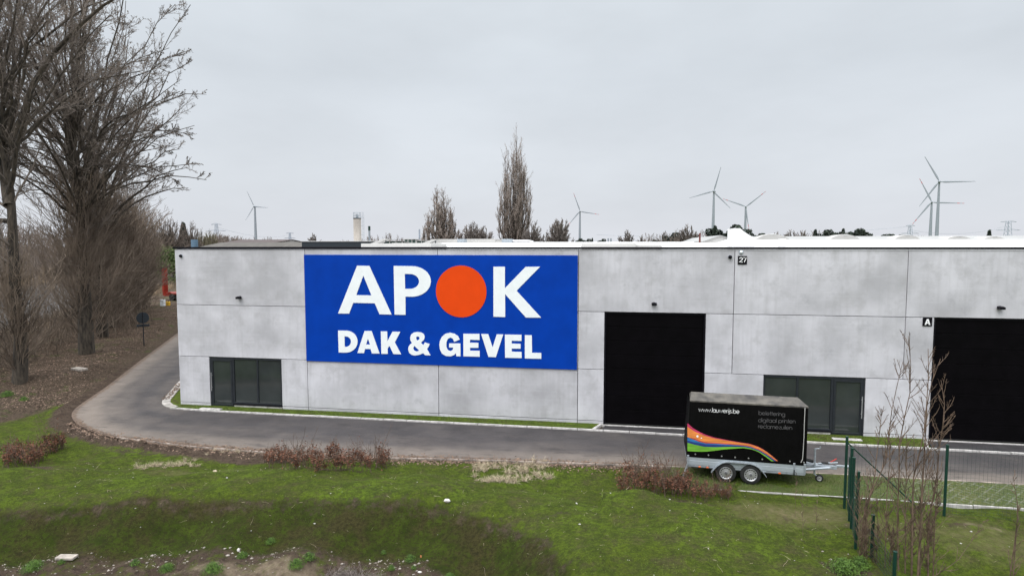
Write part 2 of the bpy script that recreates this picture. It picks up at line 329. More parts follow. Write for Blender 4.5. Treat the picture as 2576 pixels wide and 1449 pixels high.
class MB:
    def __init__(s): s.v = []; s.f = []; s.m = []; s.cm = 0
    def add(s, vs, fs):
        k = len(s.v); s.v += [tuple(p) for p in vs]; s.f += [tuple(i+k for i in f) for f in fs]; s.m += [s.cm]*len(fs); return s
    def box(s, x0, x1, y0, y1, z0, z1, b=0):
        if b <= 0:
            vs = [(x, y, z) for z in (z0, z1) for y in (y0, y1) for x in (x0, x1)]
            return s.add(vs, [(0, 2, 3, 1), (4, 5, 7, 6), (0, 1, 5, 4), (2, 6, 7, 3), (0, 4, 6, 2), (1, 3, 7, 5)])
        # bevelled box: 24 vertices, corner and edge faces
        vs = []; idx = {}
        for i, x in enumerate((x0, x1)):
            for j, y in enumerate((y0, y1)):
                for k, z in enumerate((z0, z1)):
                    sx, sy, sz = (b if i == 0 else -b), (b if j == 0 else -b), (b if k == 0 else -b)
                    for a, p in enumerate(((x, y+sy, z+sz), (x+sx, y, z+sz), (x+sx, y+sy, z))):
                        idx[i, j, k, a] = len(vs); vs.append(p)
        fs = []
        for i in (0, 1):
            q = [idx[i, 0, 0, 0], idx[i, 0, 1, 0], idx[i, 1, 1, 0], idx[i, 1, 0, 0]]; fs.append(q if i == 0 else q[::-1])
            q = [idx[0, i, 0, 1], idx[1, i, 0, 1], idx[1, i, 1, 1], idx[0, i, 1, 1]]; fs.append(q if i == 0 else q[::-1])
            q = [idx[0, 0, i, 2], idx[0, 1, i, 2], idx[1, 1, i, 2], idx[1, 0, i, 2]]; fs.append(q if i == 0 else q[::-1])
        for i in (0, 1):
            for j in (0, 1):
                fs.append([idx[i, j, 0, 0], idx[i, j, 1, 0], idx[i, j, 1, 1], idx[i, j, 0, 1]])
                fs.append([idx[i, 0, j, 0], idx[i, 1, j, 0], idx[i, 1, j, 2], idx[i, 0, j, 2]])
                fs.append([idx[0, i, j, 1], idx[1, i, j, 1], idx[1, i, j, 2], idx[0, i, j, 2]])
                for k in (0, 1): fs.append([idx[i, j, k, 0], idx[i, j, k, 1], idx[i, j, k, 2]])
        return s.add(vs, fs)
    def prism(s, poly, a, b, axis='y'):
        """poly: 2-D outline, extruded a..b along axis"""
        n = len(poly)
        f = {'y': lambda p, t: (p[0], t, p[1]), 'z': lambda p, t: (p[0], p[1], t), 'x': lambda p, t: (t, p[0], p[1])}[axis]
        vs = [f(p, a) for p in poly]+[f(p, b) for p in poly]
        fs = [tuple(range(n)), tuple(range(2*n-1, n-1, -1))]+[(i, i+n, (i+1) % n+n, (i+1) % n) for i in range(n)]
        return s.add(vs, fs)
    def cyl(s, p0, p1, r0, r1=None, n=12, caps=True):
        r1 = r0 if r1 is None else r1
        p0, p1 = Vector(p0), Vector(p1); d = (p1-p0).normalized()
        a = d.orthogonal().normalized(); b = d.cross(a)
        vs = [p0+(a*math.cos(t)+b*math.sin(t))*r0 for t in [2*math.pi*i/n for i in range(n)]]
        vs += [p1+(a*math.cos(t)+b*math.sin(t))*r1 for t in [2*math.pi*i/n for i in range(n)]]
        fs = [(i, (i+1) % n, (i+1) % n+n, i+n) for i in range(n)]
        if caps: fs += [tuple(range(n))[::-1], tuple(range(n, 2*n))]
        return s.add(vs, fs)
    def path(s, pts, r, n=8):
        for a, b in zip(pts, pts[1:]): s.cyl(a, b, r, r, n)
        return s
    def lathe(s, c, axis, prof, n=24):
        """prof: (along axis, radius)"""
        c = Vector(c); d = Vector(axis).normalized(); a = d.orthogonal().normalized(); b = d.cross(a); k = len(prof)
        vs = [c+d*h+(a*math.cos(2*math.pi*i/n)+b*math.sin(2*math.pi*i/n))*r for i in range(n) for h, r in prof]
        fs = [(i*k+j, ((i+1) % n)*k+j, ((i+1) % n)*k+j+1, i*k+j+1) for i in range(n) for j in range(k-1)]
        return s.add(vs, fs)
    def build(s, name, m, parent=None, smooth=False):
        me = bpy.data.meshes.new(name); me.from_pydata(s.v, [], s.f); me.update()
        if isinstance(m, (list, tuple)): me.polygons.foreach_set('material_index', s.m)
        if smooth: me.polygons.foreach_set('use_smooth', [True]*len(me.polygons))
        import bmesh
        bm = bmesh.new(); bm.from_mesh(me); bmesh.ops.recalc_face_normals(bm, faces=bm.faces); bm.to_mesh(me); bm.free()
        if smooth:
            try: me.set_sharp_from_angle(angle=R(40))
            except Exception: pass
        return link(name, me, m, parent)
def tubes(P, Rr, S=3):
    """P (N,K,3) polylines, Rr (N,K) radii -> V,F"""
    P = np.asarray(P, float); Rr = np.asarray(Rr, float); Nn, K, _ = P.shape
    T = np.gradient(P, axis=1); T /= np.linalg.norm(T, axis=2, keepdims=True)+1e-9
    ref = np.where(np.abs(T[..., 2:3]) > .9, np.array([1., 0, 0]), np.array([0, 0, 1.]))
    ref = np.broadcast_to(ref[:, :1], T.shape)
    A = np.cross(T, ref); A /= np.linalg.norm(A, axis=2, keepdims=True)+1e-9; B = np.cross(T, A)
    an = np.arange(S)*2*np.pi/S
    V = P[:, :, None]+Rr[:, :, None, None]*(A[:, :, None]*np.cos(an)[None, None, :, None]+B[:, :, None]*np.sin(an)[None, None, :, None])
    i = np.arange(Nn)[:, None, None]*K*S; k = np.arange(K-1)[None, :, None]*S; j = np.arange(S)[None, None, :]; j2 = (j+1) % S
    F = np.stack(np.broadcast_arrays(i+k+j, i+k+j2, i+k+S+j2, i+k+S+j), -1).reshape(-1, 4)
    return V.reshape(-1, 3), F
def join(parts):
    vs, fs, k = [], [], 0
    for V, F in parts: vs.append(V); fs.append(F+k); k += len(V)
    return np.concatenate(vs), np.concatenate(fs)
def unit(a): return a/(np.linalg.norm(a, axis=-1, keepdims=True)+1e-9)
def grow(rng, start, d, L, r0, r1, K=5, up=.2, wig=.12):
    """N polylines from start (N,3) along d (N,3), length L (N,)"""
    n = len(start); P = np.zeros((n, K, 3)); P[:, 0] = start; d = unit(d); st = (L/(K-1))[:, None]
    upv = np.array([0, 0, 1.])
    for k in range(1, K):
        d = unit(d+upv*(np.reshape(up, (-1, 1)) if np.ndim(up) else up)+rng.normal(0, wig, (n, 3)))
        P[:, k] = P[:, k-1]+d*st
    f = np.linspace(0, 1, K)[None]
    return P, np.broadcast_to(np.reshape(r0, (-1, 1))*(1-f)+np.reshape(r1, (-1, 1))*f, (n, K))
def children(rng, P, Rr, m, t0, t1, ang, lf, rf, rmin, K=4, up=.1, wig=.12, tip=.5, taper=True):
    """m children per parent polyline"""
    n, Kp, _ = P.shape; Ls = np.linalg.norm(np.diff(P, axis=1), axis=2).sum(1)
    t = rng.uniform(t0, t1, (n, m)); x = t*(Kp-1); i = np.minimum(x.astype(int), Kp-2); fr = (x-i)[..., None]
    ii = np.arange(n)[:, None]; a, b = P[ii, i], P[ii, i+1]; st = a*(1-fr)+b*fr
    rr = Rr[ii, i]*(1-fr[..., 0])+Rr[ii, i+1]*fr[..., 0]
    T = unit(b-a); q = unit(np.cross(T, unit(rng.normal(size=(n, m, 3)))))
    an = rng.uniform(ang[0], ang[1], (n, m, 1)); D = T*np.cos(an)+q*np.sin(an)
    L = Ls[:, None]*rng.uniform(lf*.6, lf*1.25, (n, m))
    if taper: L = L*(1.15-.75*t)
    st, D, L, rr = st.reshape(-1, 3), D.reshape(-1, 3), L.ravel(), rr.ravel()
    return grow(rng, st, D, L, np.maximum(rr*rf, rmin), np.maximum(rr*rf*tip, rmin*.6), K, up, wig)
def quads(C, Nn, S, rng, asp=.6):
    """leaf quads at centres C with normals Nn sizes S"""
    Nn = unit(Nn); a = unit(np.cross(Nn, unit(rng.normal(size=Nn.shape)))); b = np.cross(Nn, a)
    S = np.reshape(S, (-1, 1)); V = np.stack([C-a*S, C-b*S*asp, C+a*S, C+b*S*asp], 1).reshape(-1, 3)
    return V, np.arange(len(V)).reshape(-1, 4)
def sstep(a, b, x):
    t = np.clip((x-a)/(b-a), 0, 1); return t*t*(3-2*t)
def polysd(x, y, poly):
    """distance to a polyline, positive on its right-hand side"""
    x = np.asarray(x, float); y = np.asarray(y, float); best = np.full(x.shape, 1e18); sg = np.zeros(x.shape); bp = np.zeros(x.shape)
    for (ax, ay), (bx, by) in zip(poly, poly[1:]):
        dx, dy = bx-ax, by-ay; l2 = dx*dx+dy*dy+1e-12
        t = np.clip(((x-ax)*dx+(y-ay)*dy)/l2, 0, 1); px, py = ax+t*dx, ay+t*dy
        d = (x-px)**2+(y-py)**2; cr_ = dx*(y-ay)-dy*(x-ax); pp_ = np.abs(cr_)/math.sqrt(l2)
        w = (d < best-1e-7) | ((np.abs(d-best) <= 1e-7) & (pp_ > bp)); best = np.where(w, d, best); bp = np.where(w, pp_, bp); sg = np.where(w, np.where(cr_ > 0, -1, 1), sg)
    return np.sqrt(best)*sg

# ------------------------------------------------------------------ terrain
_r = np.random.default_rng(5)
_w = [(_r.uniform(.5, 5), _r.uniform(0, 6.28), _r.uniform(0, 6.28)) for _ in range(26)]
def bumps(x, y):
    z = 0
    for f, a, p in _w: z = z+np.sin(f*(x*np.cos(a)+y*np.sin(a))+p)/f
    return z*.04
CREST = [(-60, -13.5), (-5, -12.8), at(0, 1262, .45), at(300, 1245, .45), at(600, 1240, .45), at(900, 1240, .45), at(1130, 1247, .45), at(1290, 1290, .45), at(1390, 1345, .45), at(1460, 1449, .45), (18.9, -15), (19.5, -30)]
EDGE = [(-60, -7.6), (-4, -7.2), (3, -6.6), (9, -6.2), (15, -6.0), (18.6, -6.9), (21.0, -7.65), (22.5, -8.6), (23.7, -9.7), (24.4, -11.5), (25, -16), (25, -40)]
ROUT = [(-48, 76), at(446, 838), at(412, 863), at(340, 916), at(272, 970), at(212, 1010), at(182, 1032), at(178, 1052), at(205, 1075), at(250, 1092), at(310, 1106), (0.84, -4.5), (4.42, -5.0), (7.9, -5.1), (11.58, -4.98), (15.35, -4.62), (21.37, -4.25), (26.64, -4.08), (31.6, -4.08), (80, -4.1)]
RD = np.array([-.494, .869]); RN = np.array([-.869, -.494])
def road_sn(x, y):
    dx, dy = x+6.46, y-1.88; return dx*RD[0]+dy*RD[1], dx*RN[0]+dy*RN[1]
def height(x, y):
    x = np.asarray(x, float); y = np.asarray(y, float)
    t = polysd(x, y, EDGE); s = polysd(x, y, CREST); o = polysd(x, y, ROUT)   # o>0: outside the road
    wd = np.where(x > 19, 1.0, 2.6); hm = .48+.32*sstep(17, 21, x)*(1-sstep(24, 26, x))
    z = -.04+hm*sstep(-.3, wd, t)
    z = z-(.95+.3*sstep(17, 20, x))*sstep(-.2, 1.55, s)
    S, Nn = road_sn(x, y)
    left = sstep(.5, 3, S)*sstep(.0, 1.2, Nn)
    z = z+left*.38*sstep(.25, 1.3, o)*(1-sstep(6, 15, Nn))-1.75*sstep(7, 16.5, Nn)*sstep(-6, 4, S)*(1-sstep(42, 48, Nn))
    z = z+bumps(x, y)*(.35+.5*sstep(.3, 2, o)+.8*sstep(0, 2, s))*sstep(.15, 1.0, np.where(o > 0, o, 0))*(np.abs(x) < 120)
    # low mud ridge thrown up along the outer kerb of the bend
    ridge = np.exp(-((o-.42)/.22)**2)*sstep(9, 2, x)*sstep(10, 4, S)
    z = z+.13*ridge*(1+.8*np.sin(x*7.3+y*5.1)*np.sin(x*2.7-y*3.3))
    z = z+.035*np.exp(-((y+6.2)/.35)**2)*sstep(22, 22.6, x)
    z = np.where(o < .05, -.04, z)
    return z
def axis_coords(bounds):
    out_ = []
    for a, b, st in bounds: out_ += list(np.arange(a, b, st))
    return np.array(out_+[bounds[-1][1]])
gx = axis_coords([(-3000, -400, 300), (-400, -120, 35), (-120, -36, 3), (-36, -8, .5), (-8, 37, .11), (37, 60, 1), (60, 200, 14), (200, 3200, 300)])
gy = axis_coords([(-400, -60, 60), (-60, -16, 2.5), (-16, -4.0, .09), (-4.0, 20, .35), (20, 90, 1.5), (90, 200, 10), (200, 500, 40), (500, 4000, 350)])
GX, GY = np.meshgrid(gx, gy); GZ = height(GX, GY)
nx, ny = len(gx), len(gy)
ii = (np.arange(ny-1)[:, None]*nx+np.arange(nx-1)[None]).ravel()
gme = mesh_np('ground', np.stack([GX, GY, GZ], -1), np.stack([ii, ii+1, ii+nx+1, ii+nx], 1), True)
def blob(x, y, cx, cy, rx, ry): return np.exp(-(((x-cx)/rx)**2+((y-cy)/ry)**2))
fx, fy = GX.ravel(), GY.ravel()
s_, o_, t_ = polysd(fx, fy, CREST), polysd(fx, fy, ROUT), polysd(fx, fy, EDGE)
S_, N_ = road_sn(fx, fy)
leftz = sstep(-5.5, -3.2, S_+.35*N_+.8*np.sin(fx*1.7))*sstep(0, .3, o_)
soil = .95*np.exp(-(np.clip(o_, 0, 9)/.85)**4)*(fx < 9)+.75*np.exp(-(np.clip(o_, 0, 9)/.35)**2)*(fx >= 9)*(fx < 21.5) + .62*sstep(1.15, 1.9, s_) + .42*np.exp(-((s_-.30)/.38)**2)
soil += .45*blob(fx, fy, 6, -5.9, 2.2, .35)+.5*blob(fx, fy, 2.0, -5.9, 1.2, .3)
for u, v, rx, ry, a in ((80, 1190, 1.3, .3, .75), (800, 1185, 1.9, .35, .6), (1700, 1262, 1.6, .45, .65), (2200, 1335, .8, .5, .6), (2130, 1420, .9, .6, .75), (1400, 1330, .8, .5, .35), (200, 1050, .8, .8, .6), (2420, 1310, .7, .25, .6), (1990, 1300, 1.0, .35, .35)):
    c = at(u, v, .1); soil += a*blob(fx, fy, c[0], c[1], rx, ry)
litter = leftz*(1-.85*np.exp(-((o_-.4)/.8)**2)*sstep(14, 4, S_))*(.78-.25*blob(fx, fy, -17, 16, 6, 5)) * (1-sstep(9, 14, N_))*(1-.7*sstep(30, 60, S_)) + .9*sstep(-7, -2, -fx)*sstep(-3, -1, S_)*sstep(.1, 1, o_)*sstep(-5, -3, fy)
moss_shade = sstep(0, .35, s_)*(1-sstep(1.5, 2.3, s_))*.95 + .15*(fx < 3)  # moss plus painted shade on the bank slope facing the camera
sand = .48*sstep(1.75, 2.5, s_)*(.4+.9*blob(fx, fy, 11.5, -11.3, 3.2, 1.0)) + .35*blob(fx, fy, 17.5, -11.8, .5, .4)+.45*blob(fx, fy, 28.8, -7.2, .7, .25)
dryg = .72*blob(fx, fy, 24.2, -7.4, 2.2, .8)+.5*blob(fx, fy, 6.5, -7.6, 2, .5)+.5*blob(fx, fy, 29, -8, 3, 1.5)+.62*sstep(10, 14, N_)*sstep(-3, 5, S_)+.3*sstep(45, 60, N_)
def setcol(me, name, r, g, b):
    a = me.color_attributes.new(name, 'FLOAT_COLOR', 'POINT')
    c = np.stack([np.clip(r, 0, 1), np.clip(g, 0, 1), np.clip(b, 0, 1), np.ones_like(r)], 1).astype(np.float32); a.data.foreach_set('color', c.ravel())
setcol(gme, 'cover', soil, litter, moss_shade); setcol(gme, 'cover2', sand, dryg, sand*0)
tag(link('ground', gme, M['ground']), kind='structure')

# road strip
RIN = [(-38, 76), (-9.6, 18), (-3.9, 5.2), (-1.62, .95), (-1.30, .40), (-.95, .0), (-.45, -.42), (0.1, -.66), (1.9, -.81), (6.68, -.83), (11.96, -.86), (18.7, -.9), (22.09, -.97), (26.35, -1.12), (30.45, -1.18), (33.37, -1.22), (80, -1.3)]
def resample(pl, t):
    p = np.array(pl, float); l = np.concatenate([[0], np.cumsum(np.linalg.norm(np.diff(p, axis=0), axis=1))])
    return np.stack([np.interp(t, l, p[:, 0]), np.interp(t, l, p[:, 1])], 1)
def match(inner, outer, n=420, m=16):
    def sm(pl):
        p = np.array(pl, float)
        for _ in range(2):
            q = np.empty((2*len(p), 2)); q[0::2] = p; q[1::2][:-1] = 0
            a = p[:-1]*.75+p[1:]*.25; b = p[:-1]*.25+p[1:]*.75
            p = np.concatenate([p[:1], np.stack([a, b], 1).reshape(-1, 2), p[-1:]])
        return p
    o = sm(outer); i = sm(inner)
    lo = np.linalg.norm(np.diff(o, axis=0), axis=1).sum(); O = resample(o, np.linspace(0, lo, n))
    li = np.linalg.norm(np.diff(i, axis=0), axis=1).sum(); I_ = resample(i, np.linspace(0, li, n*4))
    idx = np.argmin(((O[:, None]-I_[None])**2).sum(2), 1); idx = np.maximum.accumulate(idx)
    k = np.convolve(np.pad(idx.astype(float), 6, 'edge'), np.ones(13)/13, 'valid')
    I2 = I_[np.clip(k.round().astype(int), 0, len(I_)-1)]
    f = np.linspace(0, 1, m)[None, :, None]; return I2[:, None]*(1-f)+O[:, None]*f, f
rp, rf_ = match(RIN, ROUT, 500, 18)
n_, m_ = rp.shape[:2]
V = np.concatenate([rp, np.zeros((n_, m_, 1))], 2).reshape(-1, 3)
jj = (np.arange(n_-1)[:, None]*m_+np.arange(m_-1)[None]).ravel()
rme = mesh_np('road', V, np.stack([jj, jj+m_, jj+m_+1, jj+1], 1), True)
acr = np.broadcast_to(rf_[..., 0], (n_, m_)).ravel(); rx_, ry_ = V[:, 0], V[:, 1]
dust = .02+.72*sstep(.35, .97, acr)+.16*(rx_ < 1)-.22*np.exp(-((acr-.28)/.09)**2)-.22*np.exp(-((acr-.66)/.08)**2)+.35*blob(rx_, ry_, -3, -1.6, 2, 1.6)
mud = .62*sstep(.82, 1.0, acr)*(rx_ < 24)+.35*sstep(.93, 1, acr)*(rx_ < 10)
setcol(rme, 'dust', dust, mud, mud*0)
tag(link('road', rme, M['road']), kind='structure')

# kerbs
def strip_solid(pts, w, z0, z1, name, m, parent=None, seg=1.0, gap=.012):
    """kerb stones laid end to end along a polyline, width to the left of travel"""
    b = MB(); p = np.array(pts, float); l = np.concatenate([[0], np.cumsum(np.linalg.norm(np.diff(p, axis=0), axis=1))]); rr = random.Random(3)
    t = 0
    while t < l[-1]-.05:
        t2 = min(t+seg, l[-1]); a, c = resample(pts, [t+gap, t2-gap]); d = c-a; ln = np.hypot(*d)
        if ln > .02:
            nrm = np.array([-d[1], d[0]])/ln*w; dz = rr.uniform(-.004, .004)
            q = [tuple(a), tuple(c), tuple(c+nrm), tuple(a+nrm)]
            b.prism([(x, y) for x, y in q], z0, z1+dz, 'z')
        t = t2
    return b.build(name, m, parent)
kin = [(.0, -.66), (1.9, -.81), (6.68, -.83), (11.96, -.86), (18.7, -.9), (22.09, -.97), (26.35, -1.12), (30.45, -1.18), (33.37, -1.22), (60, -1.25)]
tag(strip_solid(kin, .12, -.1, .05, 'kerb', M['kerb'], seg=1.0), kind='structure')
tag(strip_solid([(-38, 76), (-9.6, 18), (-3.2, 3.85), (-1.72, 1.2), (-1.42, .62), (-1.12, .18), (-.8, -.16), (-.42, -.42), (.0, -.64)], .34, -.1, .04, 'kerb', mat('leaf stained kerb', (.36, .33, .30), .9, .45, 3, col2=(.46, .43, .40)), seg=.6, gap=.004), kind='structure')
tag(strip_solid([(22.2, -5.98), (25.96, -5.96), (30.4, -6.0), (60, -6.05)], .045, -.15, .008, 'kerb', M['kerb'], seg=1.0), kind='structure')
tag(strip_solid([(0.84, -4.55), (4.42, -5.06), (7.9, -5.16), (11.58, -5.04), (15.35, -4.68), (21.37, -4.31), (26.64, -4.14), (60, -4.14)], .07, -.2, .012, 'kerb', mat('muddy kerb edge', (.24, .20, .17), .9, .6, 2.2), seg=1.0), kind='structure')
for x0, y0, x1, y1 in ((18.66, -.78, 18.97, -.02), (24.2, -1.0, 23.9, -.02), (30.42, -1.1, 30.9, -.02)):
    tag(strip_solid([(x0, y0), (x1, y1)], .12, -.1, .045, 'kerb', M['kerb'], seg=.5), kind='structure')
# asphalt aprons with threshold strip
for i, (a, b, c, d) in enumerate(((18.75, 24.1, 18.95, 22.95), (30.5, 36, 30.93, 35))):
    q = MB(); q.prism([(a+.1, -.83-.25*i), (b-.1, -.86-.25*i), (b-.35, -.14), (a+.32, -.14)], -.05, .012, 'z'); tag(q.build('driveway', M['asphalt_new']), kind='structure')
    q = MB(); q.box(c-.02, d+.02, -.15, -.03, -.05, .03); tag(q.build('kerb', M['kerb']), kind='structure')
# turf between kerb and wall
def turf(name, poly):
    b = MB(); b.prism(poly, -.3, .035, 'z'); return tag(b.build(name, M['turf']), kind='structure')
turf('grass_verge', [(-3.4, 5.3), (-2.62, 3.6), (-1.30, 1.2), (-1.05, .70), (-.80, .36), (-.5, .05), (-.18, -.2), (.15, -.42), (.7, -.58), (1.9, -.68), (6.68, -.70), (11.96, -.73), (18.6, -.78), (18.88, .02), (0, .02), (0, 5.3)])
turf('grass_verge', [(24.25, -.93), (26.35, -.98), (30.35, -1.04), (30.78, .02), (23.95, .02)])
b = MB(); b.prism([(21.2, -5.96), (60, -6.0), (60, -4.11), (31, -4.11), (26, -4.11), (21.2, -4.28)], -.2, .002, 'z'); tag(b.build('parking_strip', M['paver']), kind='structure')
# canal
b = MB()
c0 = np.array([-6.46, 1.88])
q = [c0+RD*s+RN*n for s, n in ((-40, 15.5), (400, 15.5), (400, 44), (-40, 44))]
b.prism([tuple(p) for p in q], -1.5, -1.02, 'z'); tag(b.build('canal_water', M['water']), kind='structure')

# ------------------------------------------------------------------ warehouse
wh = empty('warehouse', (0, 0, 0), 'long flat-roofed warehouse of grey precast concrete panels behind the road', 'warehouse')
VX = [0, 6.23, 12.13, 17.95, 23.9, 29.98, 36.0, 42.0]; Z = [0.0, .15, 2.25, 4.575, 7.06]
G_ = .011
def panel(x0, x1, z0, z1, name='wall_panel'):
    b = MB(); b.box(x0+G_, x1-G_, 0, .14, z0+G_, z1-G_, .006); return b.build(name, M['concrete'], wh)
for i in range(7): panel(VX[i], VX[i+1], Z[3], Z[4])
for a, c in ((0, 6.23), (6.23, 12.13), (12.13, 17.95), (17.95, 19.0), (22.88, 23.9), (23.9, 29.98), (29.98, 30.95), (34.95, 36), (36, 42)): panel(a, c, Z[2], Z[3])
for a, c in ((0, 1.52), (5.0, 6.23), (6.23, 12.13), (12.13, 17.95), (17.95, 19.0), (22.88, 25.08), (28.7, 30.95), (34.95, 36), (36, 42)):
    panel(a, c, Z[1], Z[2])
for a, c in ((0, 1.52), (5.0, 6.23), (6.23, 12.13), (12.13, 17.95), (17.95, 19.0), (22.88, 25.08), (28.7, 30.95), (34.95, 42)):
    b = MB(); b.box(a+G_, c-G_, 0.002, .14, -.2, Z[1]-G_, .006); b.build('plinth', M['concrete'], wh)
b = MB()
for a, c, z0, z1 in ((0, 1.5, -.2, 2.3), (5.02, 18.98, -.2, 4.6), (1.5, 5.02, 2.28, 4.6), (22.9, 25.06, -.2, 4.6), (25.06, 28.72, 2.28, 4.6), (28.72, 30.93, -.2, 4.6), (34.97, 42, -.2, 4.6), (.01, 42, 4.6, 7.05)):
    b.box(a+.012, c, .141, .30, z0, z1)
b.build('inner_wall', M['joint'], wh)
for k in range(10):
    b = MB(); b.box(0, .14, .16+k*6+G_, .16+(k+1)*6-G_, -.2, 7.06); b.build('wall_panel', M['concrete'], wh)
    if k % 3 == 0:
        b = MB(); b.box(41.86, 42, .16+k*6, .16+(k+3)*6, -.2, 7.06); b.build('wall_panel', M['concrete'], wh)
b = MB(); b.box(-.05, 42.05, -.045, .26, 7.06, 7.15, .008); b.box(-.05, .22, .26, 60, 7.06, 7.15); b.build('roof_edge', M['black'], wh)
# roof: membrane that rises to a low ridge over the eastern bays
zr1 = atY(1200, 611.5, 22)[1]; xw = atY(1080, 611, 22)[0]; zr2 = atY(2200, 603, 22)[1]; xf = atY(1888, 610, 14)[0]
b = MB()
b.prism([(.26, 6.75), (60, 6.75), (60, 6.9), (.26, 6.9)], .2, 41.85, 'x')
b.build('roof', M['whiteroof'], wh)
b = MB(); b.prism([(7, 6.92), (22, zr1), (37, 6.92)], xw, 60, 'x'); b.build('roof_ridge', M['whiteroof'], wh)
b = MB(); b.prism([(9, 6.93), (22.1, zr2), (37.2, 6.93)], xf, 70, 'x'); b.build('roof_ridge', M['whiteroof'], wh)
# low pale parapets on the roof
def px_box(b, u0, u1, v0, v1, Y, dep):
    x0, z1 = atY(u0, v0, Y); x1, _ = atY(u1, v0, Y); _, z0 = atY((u0+u1)/2, v1, Y); b.box(x0, x1, Y, Y+dep, min(z0, 6.91), z1, .01); return b
b = MB(); px_box(b, 908, 1085, 613, 624, 6, 3); px_box(b, 985, 1075, 611.5, 624, 9.5, 3); b.build('roof_parapet', M['offwhite'], wh)
b = MB(); px_box(b, 1462, 1600, 612.5, 622, 5, 1.5); px_box(b, 1600, 1665, 615.5, 622, 5.2, 1.2); b.build('rooflight_kerb', M['offwhite'], wh)
# tall white fire wall with sloped shoulder
b = MB(); P_ = lambda u, v: atY(u, v, 8)
b.prism([(P_(1842, 575)[0], 6.9), P_(1842, 575), P_(1862, 574.5), P_(1872, 583), P_(1886, 592), P_(1899, 599), (P_(1899, 599)[0], 6.9)], 8, 9.2, 'y'); b.build('fire_wall', M['whiteroof'], wh)
b = MB(); px_box(b, 1966, 1978, 601, 622, 8, .6); b.build('fire_wall', M['whiteroof'], wh)

# glazed entrances
def glazing(x0, x1, door_left, hinge_handle):
    """aluminium shop front: door leaf + two fixed panes"""
    dw = 1.14
    e = empty('glazed_entrance', (x0, .05, 0), '', 'entrance')
    ox = x0
    def bx(b, a, c, y0, y1, z0, z1, be=.004): b.box(a-ox, c-ox, y0-.05, y1-.05, z0, z1, be)
    z0, z1 = .03, 2.235
    xa, xb = (x0, x0+dw) if door_left else (x1-dw, x1)      # door
    wa, wb = (xb, x1) if door_left else (x0, xa)
    zs = .17
    b = MB()
    bx(b, x0, x1, .03, .13, z1-.075, z1)
    bx(b, x0, x0+.06, .031, .13, z0 if door_left else zs, z1-.075); bx(b, x1-.06, x1, .031, .13, zs if door_left else z0, z1-.075)
    m_ = xb if door_left else xa; bx(b, m_-.045, m_+.045, .032, .13, z0, z1-.075)
    mid = (wa+wb)/2; bx(b, mid-.035, mid+.035, .033, .13, zs+.07, z1-.075)
    bx(b, (wa+.045 if door_left else wa+.06), (wb-.06 if door_left else wb-.045), .031, .13, zs, zs+.07)
    b.build('frame', M['frame'], e)
    b = MB(); bx(b, (wa+.0), wb, -.03, .12, zs-.045, zs-.005); b.build('sill', M['black'], e)
    b = MB(); bx(b, wa+.02, wb-.02, .005, .12, -.15, zs-.05); b.build('plinth', M['kerb'], e)
    for a, c in ((wa+.05, mid-.035), (mid+.035, wb-.05)):
        p = MB(); bx(p, a, c, .07, .09, zs+.06, z1-.07, 0); p.build('pane', M['glass'], e)
    d = MB(); da, db = (x0+.065, m_-.05) if door_left else (m_+.05, x1-.065)
    f = .085
    bx(d, da, db, .022, .10, z1-.085-f, z1-.085); bx(d, da, db, .022, .10, z0+.01, z0+.10)
    bx(d, da, da+f, .024, .10, z0+.10, z1-.085-f); bx(d, db-f, db, .024, .10, z0+.10, z1-.085-f)
    do = d.build('door', M['frame'], e)
    p = MB(); bx(p, da+f-.01, db-f+.01, .055, .075, z0+.09, z1-.085-f+.01, 0); p.build('pane', M['glass'], do)
    hx = (da+.04) if door_left else (db-.04)
    h = MB(); h.cyl((hx-ox, -.10, .72), (hx-ox, -.10, 1.55), .018, n=8)
    for zz in (.88, 1.42): h.cyl((hx-ox, -.10, zz), (hx-ox, -.02, zz), .012, n=8)
    h.build('handle', M['steelbright'], do)
    t = MB(); bx(t, da-.06, db+.06, -.10, .06, -.1, .028); t.build('threshold', M['kerb'], e)
    return e
g1 = glazing(1.52, 5.0, True, 0); g1['label'] = 'dark glazed entrance left of the blue sign, its door on the left'
g2 = glazing(25.08, 28.70, False, 0); g2['label'] = 'dark glazed entrance behind the trailer, its door on the right'
g1['group'] = g2['group'] = 'glazed entrances in the warehouse wall'

def sectional_door(x0, x1, label):
    e = empty('sectional_door', (x0, .1, 0), label, 'garage door', 'black sectional doors of the warehouse'); w = x1-x0; n = 8; h = (4.56-.06)/n
    for k in range(n):
        b = MB(); b.box(.07, w-.07, .0, .05, .05+k*h+.006, .05+(k+1)*h-.004, .008); b.build('section', M['doorblack'], e)
    b = MB(); b.box(.005, .065, -.06, .06, .03, 4.55); b.box(w-.065, w-.005, -.06, .06, .03, 4.55); b.box(.065, w-.065, -.02, .06, 4.50, 4.55); b.build('frame', M['black'], e)
    b = MB(); b.box(.07, w-.07, -.015, .045, .02, .05); b.build('seal', M['tyre'], e)
sectional_door(19.0, 22.88, 'tall black sectional door between the blue sign and the covered trailer')
sectional_door(30.95, 34.95, 'tall black sectional door at the right edge beside the letter A plate')

